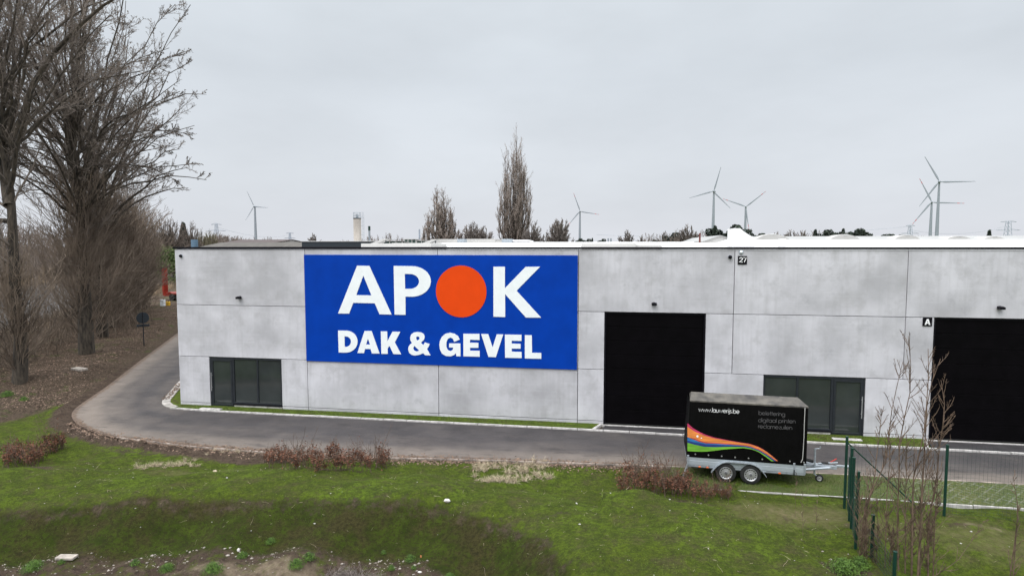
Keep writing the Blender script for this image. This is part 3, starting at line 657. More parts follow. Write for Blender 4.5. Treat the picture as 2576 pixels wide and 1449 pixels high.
# ------------------------------------------------------------------ blue sign
def Z7(p): return atY((900+p[0]/2.8622)/1.2011, (740+p[1]/2.8622)/1.2011, -.075)
def flat(outer, holes, y, th, name, m, parent, org=(0, 0, 0)):
    loops = [[Vector((x, z, 0)) for x, z in lp] for lp in [outer]+holes]
    tri = tessellate_polygon(loops); pts = [p for lp in loops for p in lp]; n = len(pts)
    vs = [(p.x-org[0], y-org[1], p.y-org[2]) for p in pts]+[(p.x-org[0], y+th-org[1], p.y-org[2]) for p in pts]
    fs = [tuple(t) for t in tri]; k = 0
    for lp in loops:
        L = len(lp); fs += [(k+i, k+(i+1) % L, n+k+(i+1) % L, n+k+i) for i in range(L)]; k += L
    b = MB(); b.add(vs, fs); return b.build(name, m, parent)
sg = empty('wall_sign', (6.22, -.02, 2.22), 'large blue sign board with white lettering and an orange disc on the concrete wall', 'sign')
so = (6.22, -.02, 2.22)
b = MB(); b.box(.0, 11.70, -.035, .012, .0, 4.60, .004); b.build('board', M['blue'], sg)
def arc(cx, cy, rx, ry, a0, a1, n): return [(cx+rx*math.cos(R(a0+(a1-a0)*i/n)), cy-ry*math.sin(R(a0+(a1-a0)*i/n))) for i in range(n+1)]
LET = {
 'A1': ([(347, 593), (512, 180), (618, 182), (810, 602), (706, 600), (665, 505), (479, 501), (443, 594)], [[(566, 265), (636, 437), (505, 434)]]),
 'P1': ([(828, 182)]+arc(985, 316, 165, 132, 90, -90, 20)+[(930, 447), (931, 605), (836, 603)], [[(924, 251)]+arc(970, 316, 78, 64, 90, -90, 14)+[(927, 380)]]),
 'K1': ([(1691, 189), (1790, 189), (1790, 375), (1970, 190), (2095, 189), (1891, 396), (2103, 629), (1972, 628), (1792, 425), (1793, 624), (1691, 621)], []),
 'D2': ([(347, 740)]+arc(415, 836, 101, 95, 90, -90, 18)+[(353, 930)], [[(403, 790)]+arc(415, 836, 44, 45, 90, -90, 12)+[(405, 881)]]),
 'A2': ([(515, 934), (576, 744), (637, 744), (706, 939), (640, 938), (628, 900), (580, 899), (572, 935)], [[(606, 810), (624, 862), (590, 861)]]),
 'K2': ([(717, 747), (772, 748), (774, 832), (818, 750), (886, 751), (838, 842), (892, 945), (826, 943), (792, 872), (776, 896), (777, 942), (722, 941)], []),
 'and': ([(1148, 955), (1100, 952), (1082, 936), (1050, 950), (1010, 956), (985, 950), (964, 934), (953, 905), (958, 878), (970, 860), (987, 848), (974, 825), (971, 800), (980, 773), (1003, 757), (1035, 752), (1068, 757), (1090, 773), (1097, 795), (1091, 818), (1064, 846), (1084, 866), (1098, 842), (1140, 857), (1130, 880), (1116, 900)],
         [[(1035, 790), (1050, 796), (1052, 812), (1035, 828), (1023, 812), (1024, 797)], [(1008, 872), (1024, 888), (1050, 914), (1026, 921), (1005, 912), (997, 892)]]),
 'G2': ([(1352, 838), (1400, 818), (1385, 788), (1355, 768), (1315, 759), (1275, 768), (1245, 795), (1228, 830), (1223, 865), (1229, 905), (1247, 940), (1280, 960), (1320, 963), (1350, 952), (1367, 935), (1370, 962), (1406, 963), (1405, 852), (1308, 851), (1308, 886), (1345, 887), (1338, 908), (1318, 918), (1296, 908), (1284, 880), (1285, 840), (1296, 812), (1318, 800), (1340, 810)], []),
 'E2': ([(1431, 768), (1570, 769), (1571, 822), (1488, 820), (1488, 845), (1561, 846), (1561, 890), (1488, 889), (1489, 914), (1572, 915), (1572, 966), (1432, 963)], []),
 'V2': ([(1585, 770), (1646, 771), (1684, 886), (1720, 773), (1776, 774), (1712, 970), (1648, 968)], []),
 'E3': ([(1790, 775), (1934, 777), (1934, 830), (1849, 828), (1849, 853), (1926, 855), (1926, 897), (1849, 896), (1849, 922), (1935, 925), (1935, 978), (1792, 975)], []),
 'L2': ([(1963, 780), (2023, 781), (2025, 932), (2105, 934), (2105, 984), (1963, 981)], [])}
for k, (o, hs) in LET.items():
    flat([Z7(p) for p in o], [[Z7(p) for p in h] for h in hs], -.075, .019, 'letter', M['white'], sg, so)
flat([(13.142+1.069*math.cos(2*math.pi*i/96), 5.324+1.069*math.sin(2*math.pi*i/96)) for i in range(96)], [], -.075, .019, 'disc', M['orange'], sg, so)

# ------------------------------------------------------------------ stroke lettering
def A_(cx, cy, r, a0, a1, n=14): return [(cx+r*math.cos(R(a0+(a1-a0)*i/n)), cy+r*math.sin(R(a0+(a1-a0)*i/n))) for i in range(n+1)]
GL = {
 'w': (1.5, [[(0, 1), (.34, 0), (.66, .9), (.98, 0), (1.32, 1)]]), '.': (.42, [[(.15, 0), (.15, .26)]]), 'l': (.3, [[(.1, 0), (.1, 1.55)]]),
 'a': (1.2, [A_(.5, .5, .5, 0, 360, 20), [(1, 0), (1, 1)]]), 'u': (1.0, [[(0, 1), (0, .4)]+A_(.4, .4, .4, 180, 360, 10)+[(.8, 1)]]),
 'e': (1.2, [[(0, .5), (1, .5)]+A_(.5, .5, .5, 0, 320, 18)]), 'r': (.55, [[(.05, 0), (.05, 1)], [(.05, .6)]+A_(.45, .6, .4, 180, 95, 6)]),
 'i': (.3, [[(.1, 0), (.1, 1)], [(.1, 1.3), (.1, 1.42)]]), 'j': (.35, [[(.15, 1), (.15, -.35), (-.05, -.5)], [(.15, 1.3), (.15, 1.42)]]),
 's': (.75, [[(.55, .85), (.35, 1), (.12, .92), (.08, .7), (.3, .53), (.55, .38), (.55, .12), (.3, 0), (.05, .12)]]),
 'b': (1.2, [A_(.55, .5, .5, 0, 360, 20), [(.05, 0), (.05, 1.55)]]), 't': (.55, [[(.2, 0), (.2, 1.4)], [(0, 1), (.45, 1)]]),
 'n': (1.0, [[(0, 0), (0, 1)], [(0, .6)]+A_(.4, .6, .4, 180, 0, 10)+[(.8, 0)]]), 'g': (1.2, [A_(.5, .5, .5, 0, 360, 20), [(1, 1), (1, -.1)]+A_(.55, -.1, .45, 0, -150, 8)]),
 'd': (1.2, [A_(.5, .5, .5, 0, 360, 20), [(1, 0), (1, 1.55)]]), 'p': (1.2, [A_(.55, .5, .5, 0, 360, 20), [(.05, -.5), (.05, 1)]]),
 'c': (1.05, [A_(.5, .5, .5, 45, 315, 16)]), 'm': (1.6, [[(0, 0), (0, 1)], [(0, .65)]+A_(.35, .65, .35, 180, 0, 8)+[(.7, 0)], [(.7, .65)]+A_(1.05, .65, .35, 180, 0, 8)+[(1.4, 0)]]),
 'z': (.85, [[(.05, 1), (.7, 1), (0, 0), (.75, 0)]]), ' ': (.55, []),
 '2': (.95, [A_(.4, 1.05, .38, 165, -35, 10)+[(.0, 0), (.82, 0)]]), '7': (.85, [[(0, 1.45), (.78, 1.45), (.28, 0)]])}
def ribbon_text(txt, x0, z0, x1, h, y, w, name, m, parent, org=(0, 0, 0), slope=0):
    adv = sum(GL[c][0] for c in txt); sx = (x1-x0)/adv; b = MB(); cx = 0; th = .004; cnt = 0
    for c in txt:
        a, strokes = GL[c]
        for st in strokes:
            P = [(x0+(cx+px)*sx-org[0], z0+py*h+slope*(cx+px)*sx-org[2]) for px, py in st]
            L = []
            for i, p in enumerate(P):
                q0, q1 = P[max(0, i-1)], P[min(len(P)-1, i+1)]; d = (q1[0]-q0[0], q1[1]-q0[1]); l = math.hypot(*d) or 1
                L.append((-d[1]/l*w/2, d[0]/l*w/2))
            for i in range(len(P)-1):
                a0, a1 = P[i], P[i+1]; n0, n1 = L[i], L[i+1]
                cnt += 1; dy = .0005*(cnt % 7); b.prism([(a0[0]+n0[0], a0[1]+n0[1]), (a1[0]+n1[0], a1[1]+n1[1]), (a1[0]-n1[0], a1[1]-n1[1]), (a0[0]-n0[0], a0[1]-n0[1])], y-org[1]-dy, y-org[1]+th-dy)
        cx += a
    return b.build(name, m, parent)
# number and letter plates
p = empty('number_plate', (24.01, -.02, 6.49), 'black square plate reading 27 high on the concrete wall', 'sign')
b = MB(); b.box(0, .33, -.012, .018, 0, .32, .004); b.build('plate', M['black'], p)
ribbon_text('27', .05, .09, .31, .115, -.02, .032, 'number', M['textwhite'], p)
p = empty('letter_plate', (30.55, -.02, 4.26), 'black square plate with a white letter A beside the right-hand door', 'sign')
b = MB(); b.box(0, .31, -.012, .018, 0, .31, .004); b.build('plate', M['black'], p)
flat([(.06, .05), (.125, .26), (.185, .26), (.25, .05), (.2, .05), (.186, .10), (.124, .10), (.11, .05)], [[(.136, .14), (.174, .14), (.155, .205)]], -.02, .007, 'letter', M['textwhite'], p)

# wall lamps, cameras, signal lamp
def wall_lamp(x, z, label):
    e = empty('wall_lamp', (x, 0, z), label, 'lamp', 'small black flood lamps on the warehouse wall')
    b = MB(); b.box(-.04, .04, -.035, .0, -.04, .06, .005); b.build('bracket', M['black'], e)
    b = MB(); b.prism([(-.20, -.055), (-.035, -.055), (-.035, .05), (-.20, .02)], -.095, .095, 'x'); b.build('housing', M['black'], e)
    b = MB(); b.box(-.075, .075, -.19, -.06, -.062, -.056); b.build('lens', M['steel'], e)
wall_lamp(3.13, 4.94, 'small black flood lamp on the wall left of the blue sign')
wall_lamp(20.91, 4.93, 'small black flood lamp above the sectional door next to the blue sign')
wall_lamp(33.05, 4.98, 'small black flood lamp above the sectional door at the right edge')
def camera_dome(x, z, label):
    e = empty('security_camera', (x, 0, z), label, 'camera', 'round black security cameras on the warehouse wall')
    b = MB(); b.cyl((0, 0, 0), (0, -.035, 0), .075, n=20); b.build('base', M['steel'], e, True)
    b = MB(); b.lathe((0, -.035, 0), (0, -1, 0), [(0, .07), (.03, .068), (.06, .055), (.08, .03), (.088, .001)], 20); b.build('dome', M['black'], e, True)
camera_dome(.33, 6.75, 'round black security camera at the top left corner of the concrete wall')
camera_dome(23.72, 6.77, 'round black security camera left of the plate reading 27')
e = empty('alarm_beacon', (24.12, 0, 6.96), 'round pale alarm beacon just above the plate reading 27', 'alarm beacon')
b = MB(); b.cyl((0, 0, 0), (0, -.03, 0), .085, n=20); b.build('base', M['steel'], e, True)
b = MB(); b.lathe((0, -.03, 0), (0, -1, 0), [(0, .06), (.03, .058), (.055, .045), (.07, .02), (.074, .001)], 20); b.build('lens', M['whiteplastic'], e, True)
# stepping slabs
for x0, x1, l in ((1.40, 2.42, 'pale concrete slab in the grass before the left glazed door'), (27.42, 28.44, 'pale concrete slab in the grass before the right glazed door')):
    b = MB(); b.box(x0, x1, -.66, -.44, -.05, .065, .01); tag(b.build('paving_slab', M['kerb']), l, 'slab', 'paving slabs before the glazed doors')

# ------------------------------------------------------------------ covered trailer
TR = (21.6, -5.3, 0)
tr = empty('covered_trailer', TR, 'twin-axle trailer with black tarpaulin cover and coloured swoosh parked on the grass strip', 'trailer', rz=R(-4))
def T_(b, x0, x1, y0, y1, z0, z1, be=.006): return b.box(x0-TR[0], x1-TR[0], y0-TR[1], y1-TR[1], z0, z1, be)
FY, BY = -5.26, -3.62; X0, X1 = 21.60, 24.96
b = MB(); T_(b, X0+.02, X1-.02, FY+.03, BY-.03, .40, .475); b.build('floor', M['joint'], tr)
b = MB()
T_(b, X0, X1, FY, FY+.03, .46, .60); T_(b, X0, X1, FY+.002, FY+.032, .605, .75)
T_(b, X0, X1, BY-.03, BY, .46, .75); T_(b, X0-.002, X0+.028, FY+.034, BY-.034, .46, .75); T_(b, X1-.028, X1+.002, FY+.034, BY-.034, .46, .75)
b.build('side_board', M['alu'], tr)
b = MB()
for x in (X0-.01, X0+3.02, X1-.05): T_(b, x, x+.06, FY-.014, FY+.02, .44, .76)
T_(b, X0, X1, FY+.01, FY+.06, .395, .452)
b.build('corner_post', M['steel'], tr)
b = MB(); T_(b, X0+3.035, X0+3.065, FY-.03, FY-.012, .40, .56); b.build('latch', M['black'], tr)
# tarpaulin: slightly bulged, ends drawn in
def tarp_body():
    nxs, nz = 30, 16; V = []; F = []
    def pt(s, h, side):
        bul = .02*math.sin(math.pi*h)*math.sin(math.pi*s)+.006*math.sin(s*31)*math.sin(h*3)
        y = (FY-.006-bul) if side == 0 else (BY+.006+bul)
        return (X0-.03+(X1-X0+.05)*s-TR[0]+.07*h*(1-s)+(.02*h*(1-2*s) if side else 0), y-TR[1], .70+(1.76 if side == 0 else 1.57)*h)
    for side in (0, 1):
        k = len(V)
        for j in range(nz+1):
            for i in range(nxs+1): V.append(pt(i/nxs, j/nz, side))
        for j in range(nz):
            for i in range(nxs):
                q = (k+j*(nxs+1)+i, k+j*(nxs+1)+i+1, k+(j+1)*(nxs+1)+i+1, k+(j+1)*(nxs+1)+i); F.append(q if side == 0 else q[::-1])
    h = (nxs+1)*(nz+1)
    for j in range(nz):
        a, c = j*(nxs+1), (j+1)*(nxs+1); F.append((a, c, c+h, a+h)); F.append((a+nxs, a+nxs+h, c+nxs+h, c+nxs))
    bb = MB(); bb.add(V, F); return bb
tp = tarp_body().build('tarpaulin', M['tarp'], tr, True)
b = MB(); x0, x1 = X0+.035-TR[0], X1+.03-TR[0]
prof = [(FY-.012, 2.435), (FY-.012, 2.475), (FY+.03, 2.49), (-4.45, 2.53), (-4.35, 2.525), (BY, 2.31), (BY+.012, 2.28)]
vs = []
for i, (y, z) in enumerate(prof):
    ins = 0 if i < 2 else (.02 if i == 2 else .10)
    vs.append((x0+ins*.9, y-TR[1], z)); vs.append((x1-ins, y-TR[1], z))
fs = [(2*i, 2*i+1, 2*i+3, 2*i+2) for i in range(len(prof)-1)]+[tuple(range(0, 14, 2)), tuple(range(13, 0, -2))]
b.add(vs, fs); b.build('tarpaulin_roof', M['tarproof'], tr)
# coloured swoosh
def Z2(zx, zy, y=-5.29):
    x, z = atY(1623.5+zx*.24705, 940.8+zy*.24705, y); d = (x-TR[0])*math.tan(R(4))
    return TR[0]+((x-TR[0])-d*(x-CX)/18.65)/math.cos(R(4)), z+d*(CH-z)/18.65
def curve(pts, xs): p = np.array(pts, float); return np.interp(xs, p[:, 0], p[:, 1])
top = [(430, 500), (465, 533), (500, 560), (550, 588), (600, 612), (650, 630), (700, 645), (850, 675), (1000, 700), (1060, 710), (1100, 722), (1140, 736), (1180, 755), (1215, 776), (1250, 800), (1300, 840), (1350, 885)]
c1 = [(430, 535), (500, 582), (600, 624), (700, 652), (850, 679), (1000, 702), (1060, 711.5), (1100, 723.5), (1140, 737.5), (1180, 756.5), (1215, 777.5), (1250, 801.5), (1300, 841.5), (1349, 885)]
c1b = [(430, 640), (500, 655), (600, 690), (700, 698), (850, 706), (1000, 720), (1080, 734), (1160, 765), (1230, 806), (1290, 848), (1338, 885)]
c2 = [(430, 640), (500, 668), (560, 690), (620, 703), (700, 706), (850, 715), (1000, 727), (1080, 742), (1160, 773), (1230, 814), (1290, 855), (1330, 885)]
c3 = [(430, 674), (500, 696), (560, 706), (620, 712), (700, 716), (850, 722), (1000, 731), (1080, 746), (1160, 777), (1230, 818), (1290, 859), (1325, 885)]
c4 = [(425, 695), (500, 716), (600, 738), (700, 742), (850, 738), (1000, 740), (1080, 755), (1150, 780), (1230, 829), (1290, 874), (1310, 885)]
c5 = [(422, 782), (520, 787), (620, 787), (720, 776), (820, 763), (900, 757), (1000, 752), (1080, 765), (1150, 790), (1220, 838), (1260, 868), (1280, 885)]
SW = [(top, c1, (.42, .03, .10)), (c1, c1b, (.62, .20, .045)), (c1b, c2, (.42, .05, .03)), (c2, c3, (.02, .13, .32)), (c3, c4, (.012, .03, .17)), (c4, c5, (.13, .34, .03))]
for hi, lo, colr in SW:
    x_end = max(hi[-1][0], lo[-1][0]); xs = np.linspace(428, x_end, 60); yt, yb = curve(hi, xs), curve(lo, xs); vs = []; fs = []
    for i, x in enumerate(xs):
        for yy in (min(yt[i], 884), min(max(yb[i], yt[i]), 885)):
            xx = x if yy < 884 else min(x, x_end)
            X, Zz = Z2(xx, yy); vs.append((X-TR[0], -5.298+.0-TR[1], Zz))
    n = len(xs); vs += [(v[0], v[1]+.02, v[2]) for v in vs]
    for i in range(n-1):
        a = 2*i; fs.append((a, a+2, a+3, a+1)); fs.append((a+2*n, a+1+2*n, a+3+2*n, a+2+2*n)); fs.append((a, a+2*n, a+2+2*n, a+2)); fs.append((a+1, a+3, a+3+2*n, a+1+2*n))
    b = MB(); b.add(vs, fs); c2_ = tuple(min(1, k*1.35) for k in colr)
    b.build('swoosh', mat('printed swoosh', colr, .45, .22, 1.5, stretch=(1, 1, 9), col2=c2_), tp)
for zx, zy, r in ((530, 632, .034), (570, 650, .018)):
    b = MB(); X, Zz = Z2(zx, zy); b.cyl((X-TR[0], -5.303-TR[1], Zz), (X-TR[0], -5.296-TR[1], Zz), r, n=18); b.build('dot', M['textwhite'], tp)
def tline(txt, zx0, zy0, zx1, zy1, h, w, m):
    x0, z0 = Z2(zx0, zy0); x1, z1 = Z2(zx1, zy1); ribbon_text(txt, x0, z0, x1, h, -5.300, w, 'lettering', m, tp, TR, slope=(z1-z0)/(x1-x0))
tline('www.lauwerijs.be', 543, 379, 960, 400, .085, .0115, M['textwhite'])
tline('belettering', 1153, 413, 1425, 428, .080, .0095, M['textgrey'])
tline('digitaal printen', 1150, 486, 1532, 500, .080, .0095, M['textgrey'])
tline('reclamezuilen', 1148, 548, 1498, 565, .080, .0095, M['textgrey'])
# eyelets, lacing rope
for i in range(9):
    b = MB(); X = 21.83+i*.385; b.cyl((X-TR[0], -5.285-TR[1], .805), (X-TR[0], -5.262-TR[1], .805), .022, n=10); b.build('eyelet', M['steelbright'], tr)
b = MB(); pts = [Z2(1625, 340), Z2(1618, 500), Z2(1614, 640), Z2(1606, 780), Z2(1600, 862), Z2(1583, 900)]
b.path([(x-TR[0], -5.305-TR[1], z) for x, z in pts], .010, 6); b.build('rope', M['offwhite'], tr)
# mudguard
b = MB()
gp = []
for s in np.linspace(0, 1, 25):
    x = 22.30+1.58*s; e_ = abs(2*s-1); z = .30+.37*(1-max(0, (e_-.35)/.65)**2.2); gp.append((x, z))
vs = []; fs = []
for x, z in gp:
    for y in (-5.36, -5.24): vs.append((x-TR[0], y-TR[1], z)); vs.append((x-TR[0], y-TR[1], z-.022))
for i in range(24):
    a = 4*i; c = a+4; fs += [(a, c, c+2, a+2), (a+1, a+3, c+3, c+1), (a, a+1, c+1, c), (a+2, c+2, c+3, a+3)]
fs += [(0, 2, 3, 1), (96, 97, 99, 98)]
b.add(vs, fs); b.build('mudguard', M['steel'], tr, True)
b = MB(); vs = []; fs = []
for x, z in gp: vs += [(x-TR[0], -5.245-TR[1], z-.01), (x-TR[0], -5.245-TR[1], .42)]
b = MB(); b.prism([(x-TR[0], z-.02) for x, z in gp if z > .40]+[(23.86-TR[0], .39), (22.32-TR[0], .39)], -5.242-TR[1], -5.23-TR[1]); b.build('wheel_arch', M['joint'], tr)
# wheels
def wheel(cx, cy, cz, r, w, parent, side=-1):
    b = MB(); o = (cx-TR[0], cy-TR[1], cz)
    b.lathe(o, (0, side, 0), [(0, r*.60), (0, r*.86), (w*.12, r*.97), (w*.3, r), (w*.7, r), (w*.88, r*.97), (w, r*.86), (w*.96, r*.64), (w*.80, r*.60)], 40)
    ty = b.build('tyre', M['tyre'], parent, True)
    b = MB(); b.lathe(o, (0, side, 0), [(w*.2, r*.60), (w*.80, r*.60), (w*.93, r*.63), (w*.95, r*.60), (w*.84, r*.54), (w*.80, r*.43), (w*.86, r*.34), (w*.86, r*.2), (w*.95, r*.17), (w*.97, .001)], 56)
    b.m = [1 if (f % 9 == 4 and (f//9) % 4 < 2) else 0 for f in range(len(b.f))]
    rim = b.build('rim', [M['steelbright'], M['tyre']], parent, True)
    b = MB()
    b.cyl(Vector(o)+Vector((0, side*w*.9, 0)), Vector(o)+Vector((0, side*w*1.03, 0)), r*.13, n=14)
    b.build('hub_cap', M['joint'], rim, True)
for cx in (22.73, 23.44):
    we = bpy.data.objects.new('wheel', None); COL.objects.link(we); we.parent = tr; wheel(cx, -5.15, .30, .30, .17, we)
    we = bpy.data.objects.new('wheel', None); COL.objects.link(we); we.parent = tr; wheel(cx, -3.75, .30, .30, .17, we, 1)
b = MB()
for cx in (22.73, 23.44): b.cyl((cx-TR[0], -5.15-TR[1], .30), (cx-TR[0], -3.75-TR[1], .30), .04)
T_(b, 22.2, 24.0, -5.08, -5.0, .30, .42); T_(b, 22.2, 24.0, -3.9, -3.82, .30, .42)
T_(b, X0+.1, X1-.1, -5.2, -5.14, .36, .40); b.build('axle', M['joint'], tr)
for x in (21.93, 23.0+.0+1.22, 22.16):
    b = MB(); T_(b, x, x+.07, FY-.012, FY+.012, .395, .43, .003); b.build('reflector', M['amber'], tr)
# drawbar, jockey wheel, coupling, rear prop stand
b = MB(); b.cyl((24.2-TR[0], -5.1-TR[1], .40), (26.0-TR[0], -4.45-TR[1], .44), .04, n=6); b.cyl((24.2-TR[0], -3.75-TR[1], .40), (26.0-TR[0], -4.43-TR[1], .44), .04, n=6)
T_(b, 25.0, 26.02, -4.53, -4.40, .40, .50); b.build('drawbar', M['steel'], tr)
b = MB(); T_(b, 25.98, 26.22, -4.50, -4.43, .46, .53); b.lathe((26.22-TR[0], -4.465-TR[1], .50), (1, 0, 0), [(0, .03), (.06, .05), (.12, .055), (.17, .03), (.18, .001)], 14)
b.cyl((25.5-TR[0], -4.465-TR[1], .53), (26.05-TR[0], -4.465-TR[1], .60), .022); b.build('coupling', M['steel'], tr, True)
b = MB(); b.cyl((25.85-TR[0], -4.465-TR[1], .60), (26.02-TR[0], -4.465-TR[1], .72), .014); b.build('brake_handle', M['redplastic'], tr)
b = MB(); b.cyl((25.38-TR[0], -4.58-TR[1], .22), (25.38-TR[0], -4.58-TR[1], 1.02), .027); b.cyl((25.38-TR[0], -4.58-TR[1], 1.02), (25.52-TR[0], -4.58-TR[1], 1.04), .013); b.cyl((25.52-TR[0], -4.58-TR[1], 1.04), (25.52-TR[0], -4.58-TR[1], 1.10), .018)
b.cyl((25.38-TR[0], -4.58-TR[1], .24), (25.50-TR[0], -4.58-TR[1], .12), .02); b.build('jockey_stand', M['steel'], tr)
we = bpy.data.objects.new('jockey_wheel', None); COL.objects.link(we); we.parent = tr; wheel(25.52, -4.55, .115, .115, .06, we)
b = MB(); b.cyl((25.15-TR[0], -4.46-TR[1], .62), (25.36-TR[0], -4.46-TR[1], .58), .05); b.build('cable', M['tyre'], tr); b = MB(); b.cyl((25.6-TR[0], -4.46-TR[1], .56), (25.82-TR[0], -4.46-TR[1], .56), .03); b.build('bellows', M['tyre'], tr)
b = MB(); b.cyl((21.60-TR[0], -5.2-TR[1], .44), (21.48-TR[0], -5.24-TR[1], .03), .022); b.cyl((21.64-TR[0], -5.2-TR[1], .44), (21.56-TR[0], -5.2-TR[1], .2), .02); b.box(21.43-TR[0], 21.54-TR[0], -.0, .09, .005, .02); b.build('prop_stand', M['steel'], tr)

# ------------------------------------------------------------------ round road sign seen from behind
x, y = at(362, 862, .3); hz = float(height(x, y)); dd = math.hypot(x-CX, y+CD); k = dd/FPX
e = empty('road_sign', (x, y, hz), 'round road sign on a post seen from its dark back at the roadside', 'road sign', rz=R(50))
b = MB(); b.cyl((0, 0, -.3), (0, 0, 2.45), .035, n=12); b.build('post', M['frame'], e, True)
b = MB(); b.cyl((0, .05, 2.03), (0, .075, 2.03), .40, n=36); b.cyl((0, .04, 2.03), (0, .05, 2.03), .375, n=36)
for zz in (1.85, 2.2): b.box(-.28, .28, .02, .045, zz, zz+.035)
b.build('disc', M['slate'], e)
b = MB(); b.box(-.40, .40, .05, .072, 1.40, 1.57, .01); b.box(-.3, .3, .025, .05, 1.47, 1.50); b.build('lower_plate', M['slate'], e)

# ------------------------------------------------------------------ fences
def fence_post(b, x, y, h, r=.03, below=.3):
    z = float(height(x, y)); r = .036; b.cyl((x, y, z-below), (x, y, z+h), r, n=12); b.cyl((x, y, z+h), (x, y, z+h+.02), r*1.15, n=12)
def wire_mesh(pts, h, name, parent, step=.10, hstep=.10, r=.0016):
    Ps = []; p = np.array(pts, float); l = np.concatenate([[0], np.cumsum(np.linalg.norm(np.diff(p, axis=0), axis=1))])
    q = resample(pts, np.arange(0, l[-1], step)); z = height(q[:, 0], q[:, 1])
    V1 = np.stack([np.stack([q[:, 0], q[:, 1], z+.03], 1), np.stack([q[:, 0], q[:, 1], z+h], 1)], 1)
    parts = [tubes(V1, np.full(V1.shape[:2], r), 3)]
    q = resample(pts, np.linspace(0, l[-1], max(4, int(l[-1]/.5)))); z = height(q[:, 0], q[:, 1])
    H = np.stack([np.stack([q[:, 0], q[:, 1], z+hh], 1) for hh in np.arange(.05, h+.01, hstep)])
    parts.append(tubes(H, np.full(H.shape[:2], r), 3))
    V, F = join(parts); me = mesh_np(name, V, F); return link(name, me, M['greenwire'], parent)
def fence(label, posts, h, mesh_pts, braces=(), mr=.0022):
    e = empty('wire_fence', (0, 0, 0), label, 'fence', 'green wire fences at the right')
    for px_, py_, hh in posts: b = MB(); fence_post(b, px_, py_, hh); b.build('post', M['green'], e, True)
    for a, c in braces: b = MB(); b.cyl(a, c, .02, n=8); b.build('brace', M['green'], e, True)
    wire_mesh(mesh_pts, h-.05, 'wire_mesh', e, r=mr)
H1 = 1.72
A = at(2124, 1276, 0); B_ = at(2375, 1291, 0)
zt = atY(2124, 1098, A[1])[1]
fence('green wire fence running along the paved parking strip to the right', [(A[0], A[1], zt+.02), (B_[0], B_[1], zt-.05), (B_[0]+2.6, B_[1], zt), (B_[0]+5.2, B_[1], zt)], zt, [A, (B_[0]+8, B_[1])], [((A[0], A[1], zt-.15), (A[0]+1.85, A[1]-.02, .12))])
e_pts = [(A[0]+.05, A[1]-.05), at(2136, 1322, 0), at(2152, 1380, 0)]
h2 = atY(2132, 1140, e_pts[1][1])[1]; h3 = atY(2152, 1188, e_pts[2][1])[1]
pp = [(e_pts[1][0], e_pts[1][1], h2), (e_pts[1][0]-.12, e_pts[1][1]-.45, h2-.1), (e_pts[2][0], e_pts[2][1], h3)]
fence('green wire fence running from the corner post down towards the viewer', pp, 1.55, [e_pts[0], e_pts[1], e_pts[2]], mr=.004)
c1_ = at(2192, 1410, -.1); c2_ = at(2247, 1500, -.1)
fence('low sagging green wire fence with short posts among the saplings', [(c1_[0], c1_[1], 1.0), (c2_[0], c2_[1], .85)], .7, [(e_pts[2][0]+.1, e_pts[2][1]-.2), c1_, c2_], mr=.004)

# ------------------------------------------------------------------ trees
def crown_tree(seed, H, r, limbs, name, label, cat, group, base, counts=(14, 10, 4), lens=(.42, .40, .42), tmat='bark', cmat='twig', rmin=(.03, .014, .009), suckers=0, suck=(6, 1.6), droop=.0, ups=(.10, .08, .05), buds=0, sag=0, lean=0):
    """limbs: list of (polyline pts, r0, r1) in local metres"""
    rng = np.random.default_rng(seed)
    K = 8
    def rs(p):
        p = np.array(p, float); l = np.concatenate([[0], np.cumsum(np.linalg.norm(np.diff(p, axis=0), axis=1))]); t = np.linspace(0, l[-1], K)
        q = np.stack([np.interp(t, l, p[:, i]) for i in range(3)], 1); q[1:-1] += rng.normal(0, l[-1]*.008, (K-2, 3)); return q
    P = np.stack([rs(l[0]) for l in limbs]); f = np.linspace(0, 1, K)
    Rr = np.stack([l[1]*(1-f)+l[2]*f for l in limbs])
    root = empty(name, base, label, cat, group)
    V, F = tubes(P, Rr, 8); link('trunk', mesh_np('trunk', V, F, True), M[tmat], root)
    a, ra = children(rng, P[0:], Rr[0:], counts[0], .28, 1, (.35, .95), lens[0], .38, rmin[0], 5, ups[0], .10)
    keep = a[:, 0, 2] > limbs[0][0][-1][2]*.26; a, ra = a[keep], ra[keep]
    c, rc = children(rng, a, ra, counts[1], .15, 1, (.4, .9), lens[1], .5, rmin[1], 4, ups[1]-sag, .15)
    parts = [tubes(a, ra, 4), tubes(c, rc, 3)]
    d = c
    if counts[2]:
        d, rd = children(rng, c, rc, counts[2], .1, 1, (.3, .9), lens[2], .6, rmin[2], 3, ups[2]-sag, .2); parts.append(tubes(d, rd, 3))
    V, F = join(parts); link('crown', mesh_np('crown', V, F), M[cmat], root)
    if buds:
        e_ = d[rng.choice(len(d), min(buds, len(d)), replace=False)][:, -1]; V, F = quads(e_, rng.normal(size=e_.shape), rng.uniform(.03, .07, len(e_)), rng); link('buds', mesh_np('buds', V, F), M['twig'], root)
    if suckers: sucker_mass(rng, suckers, suck[0], suck[1], root)
    return root
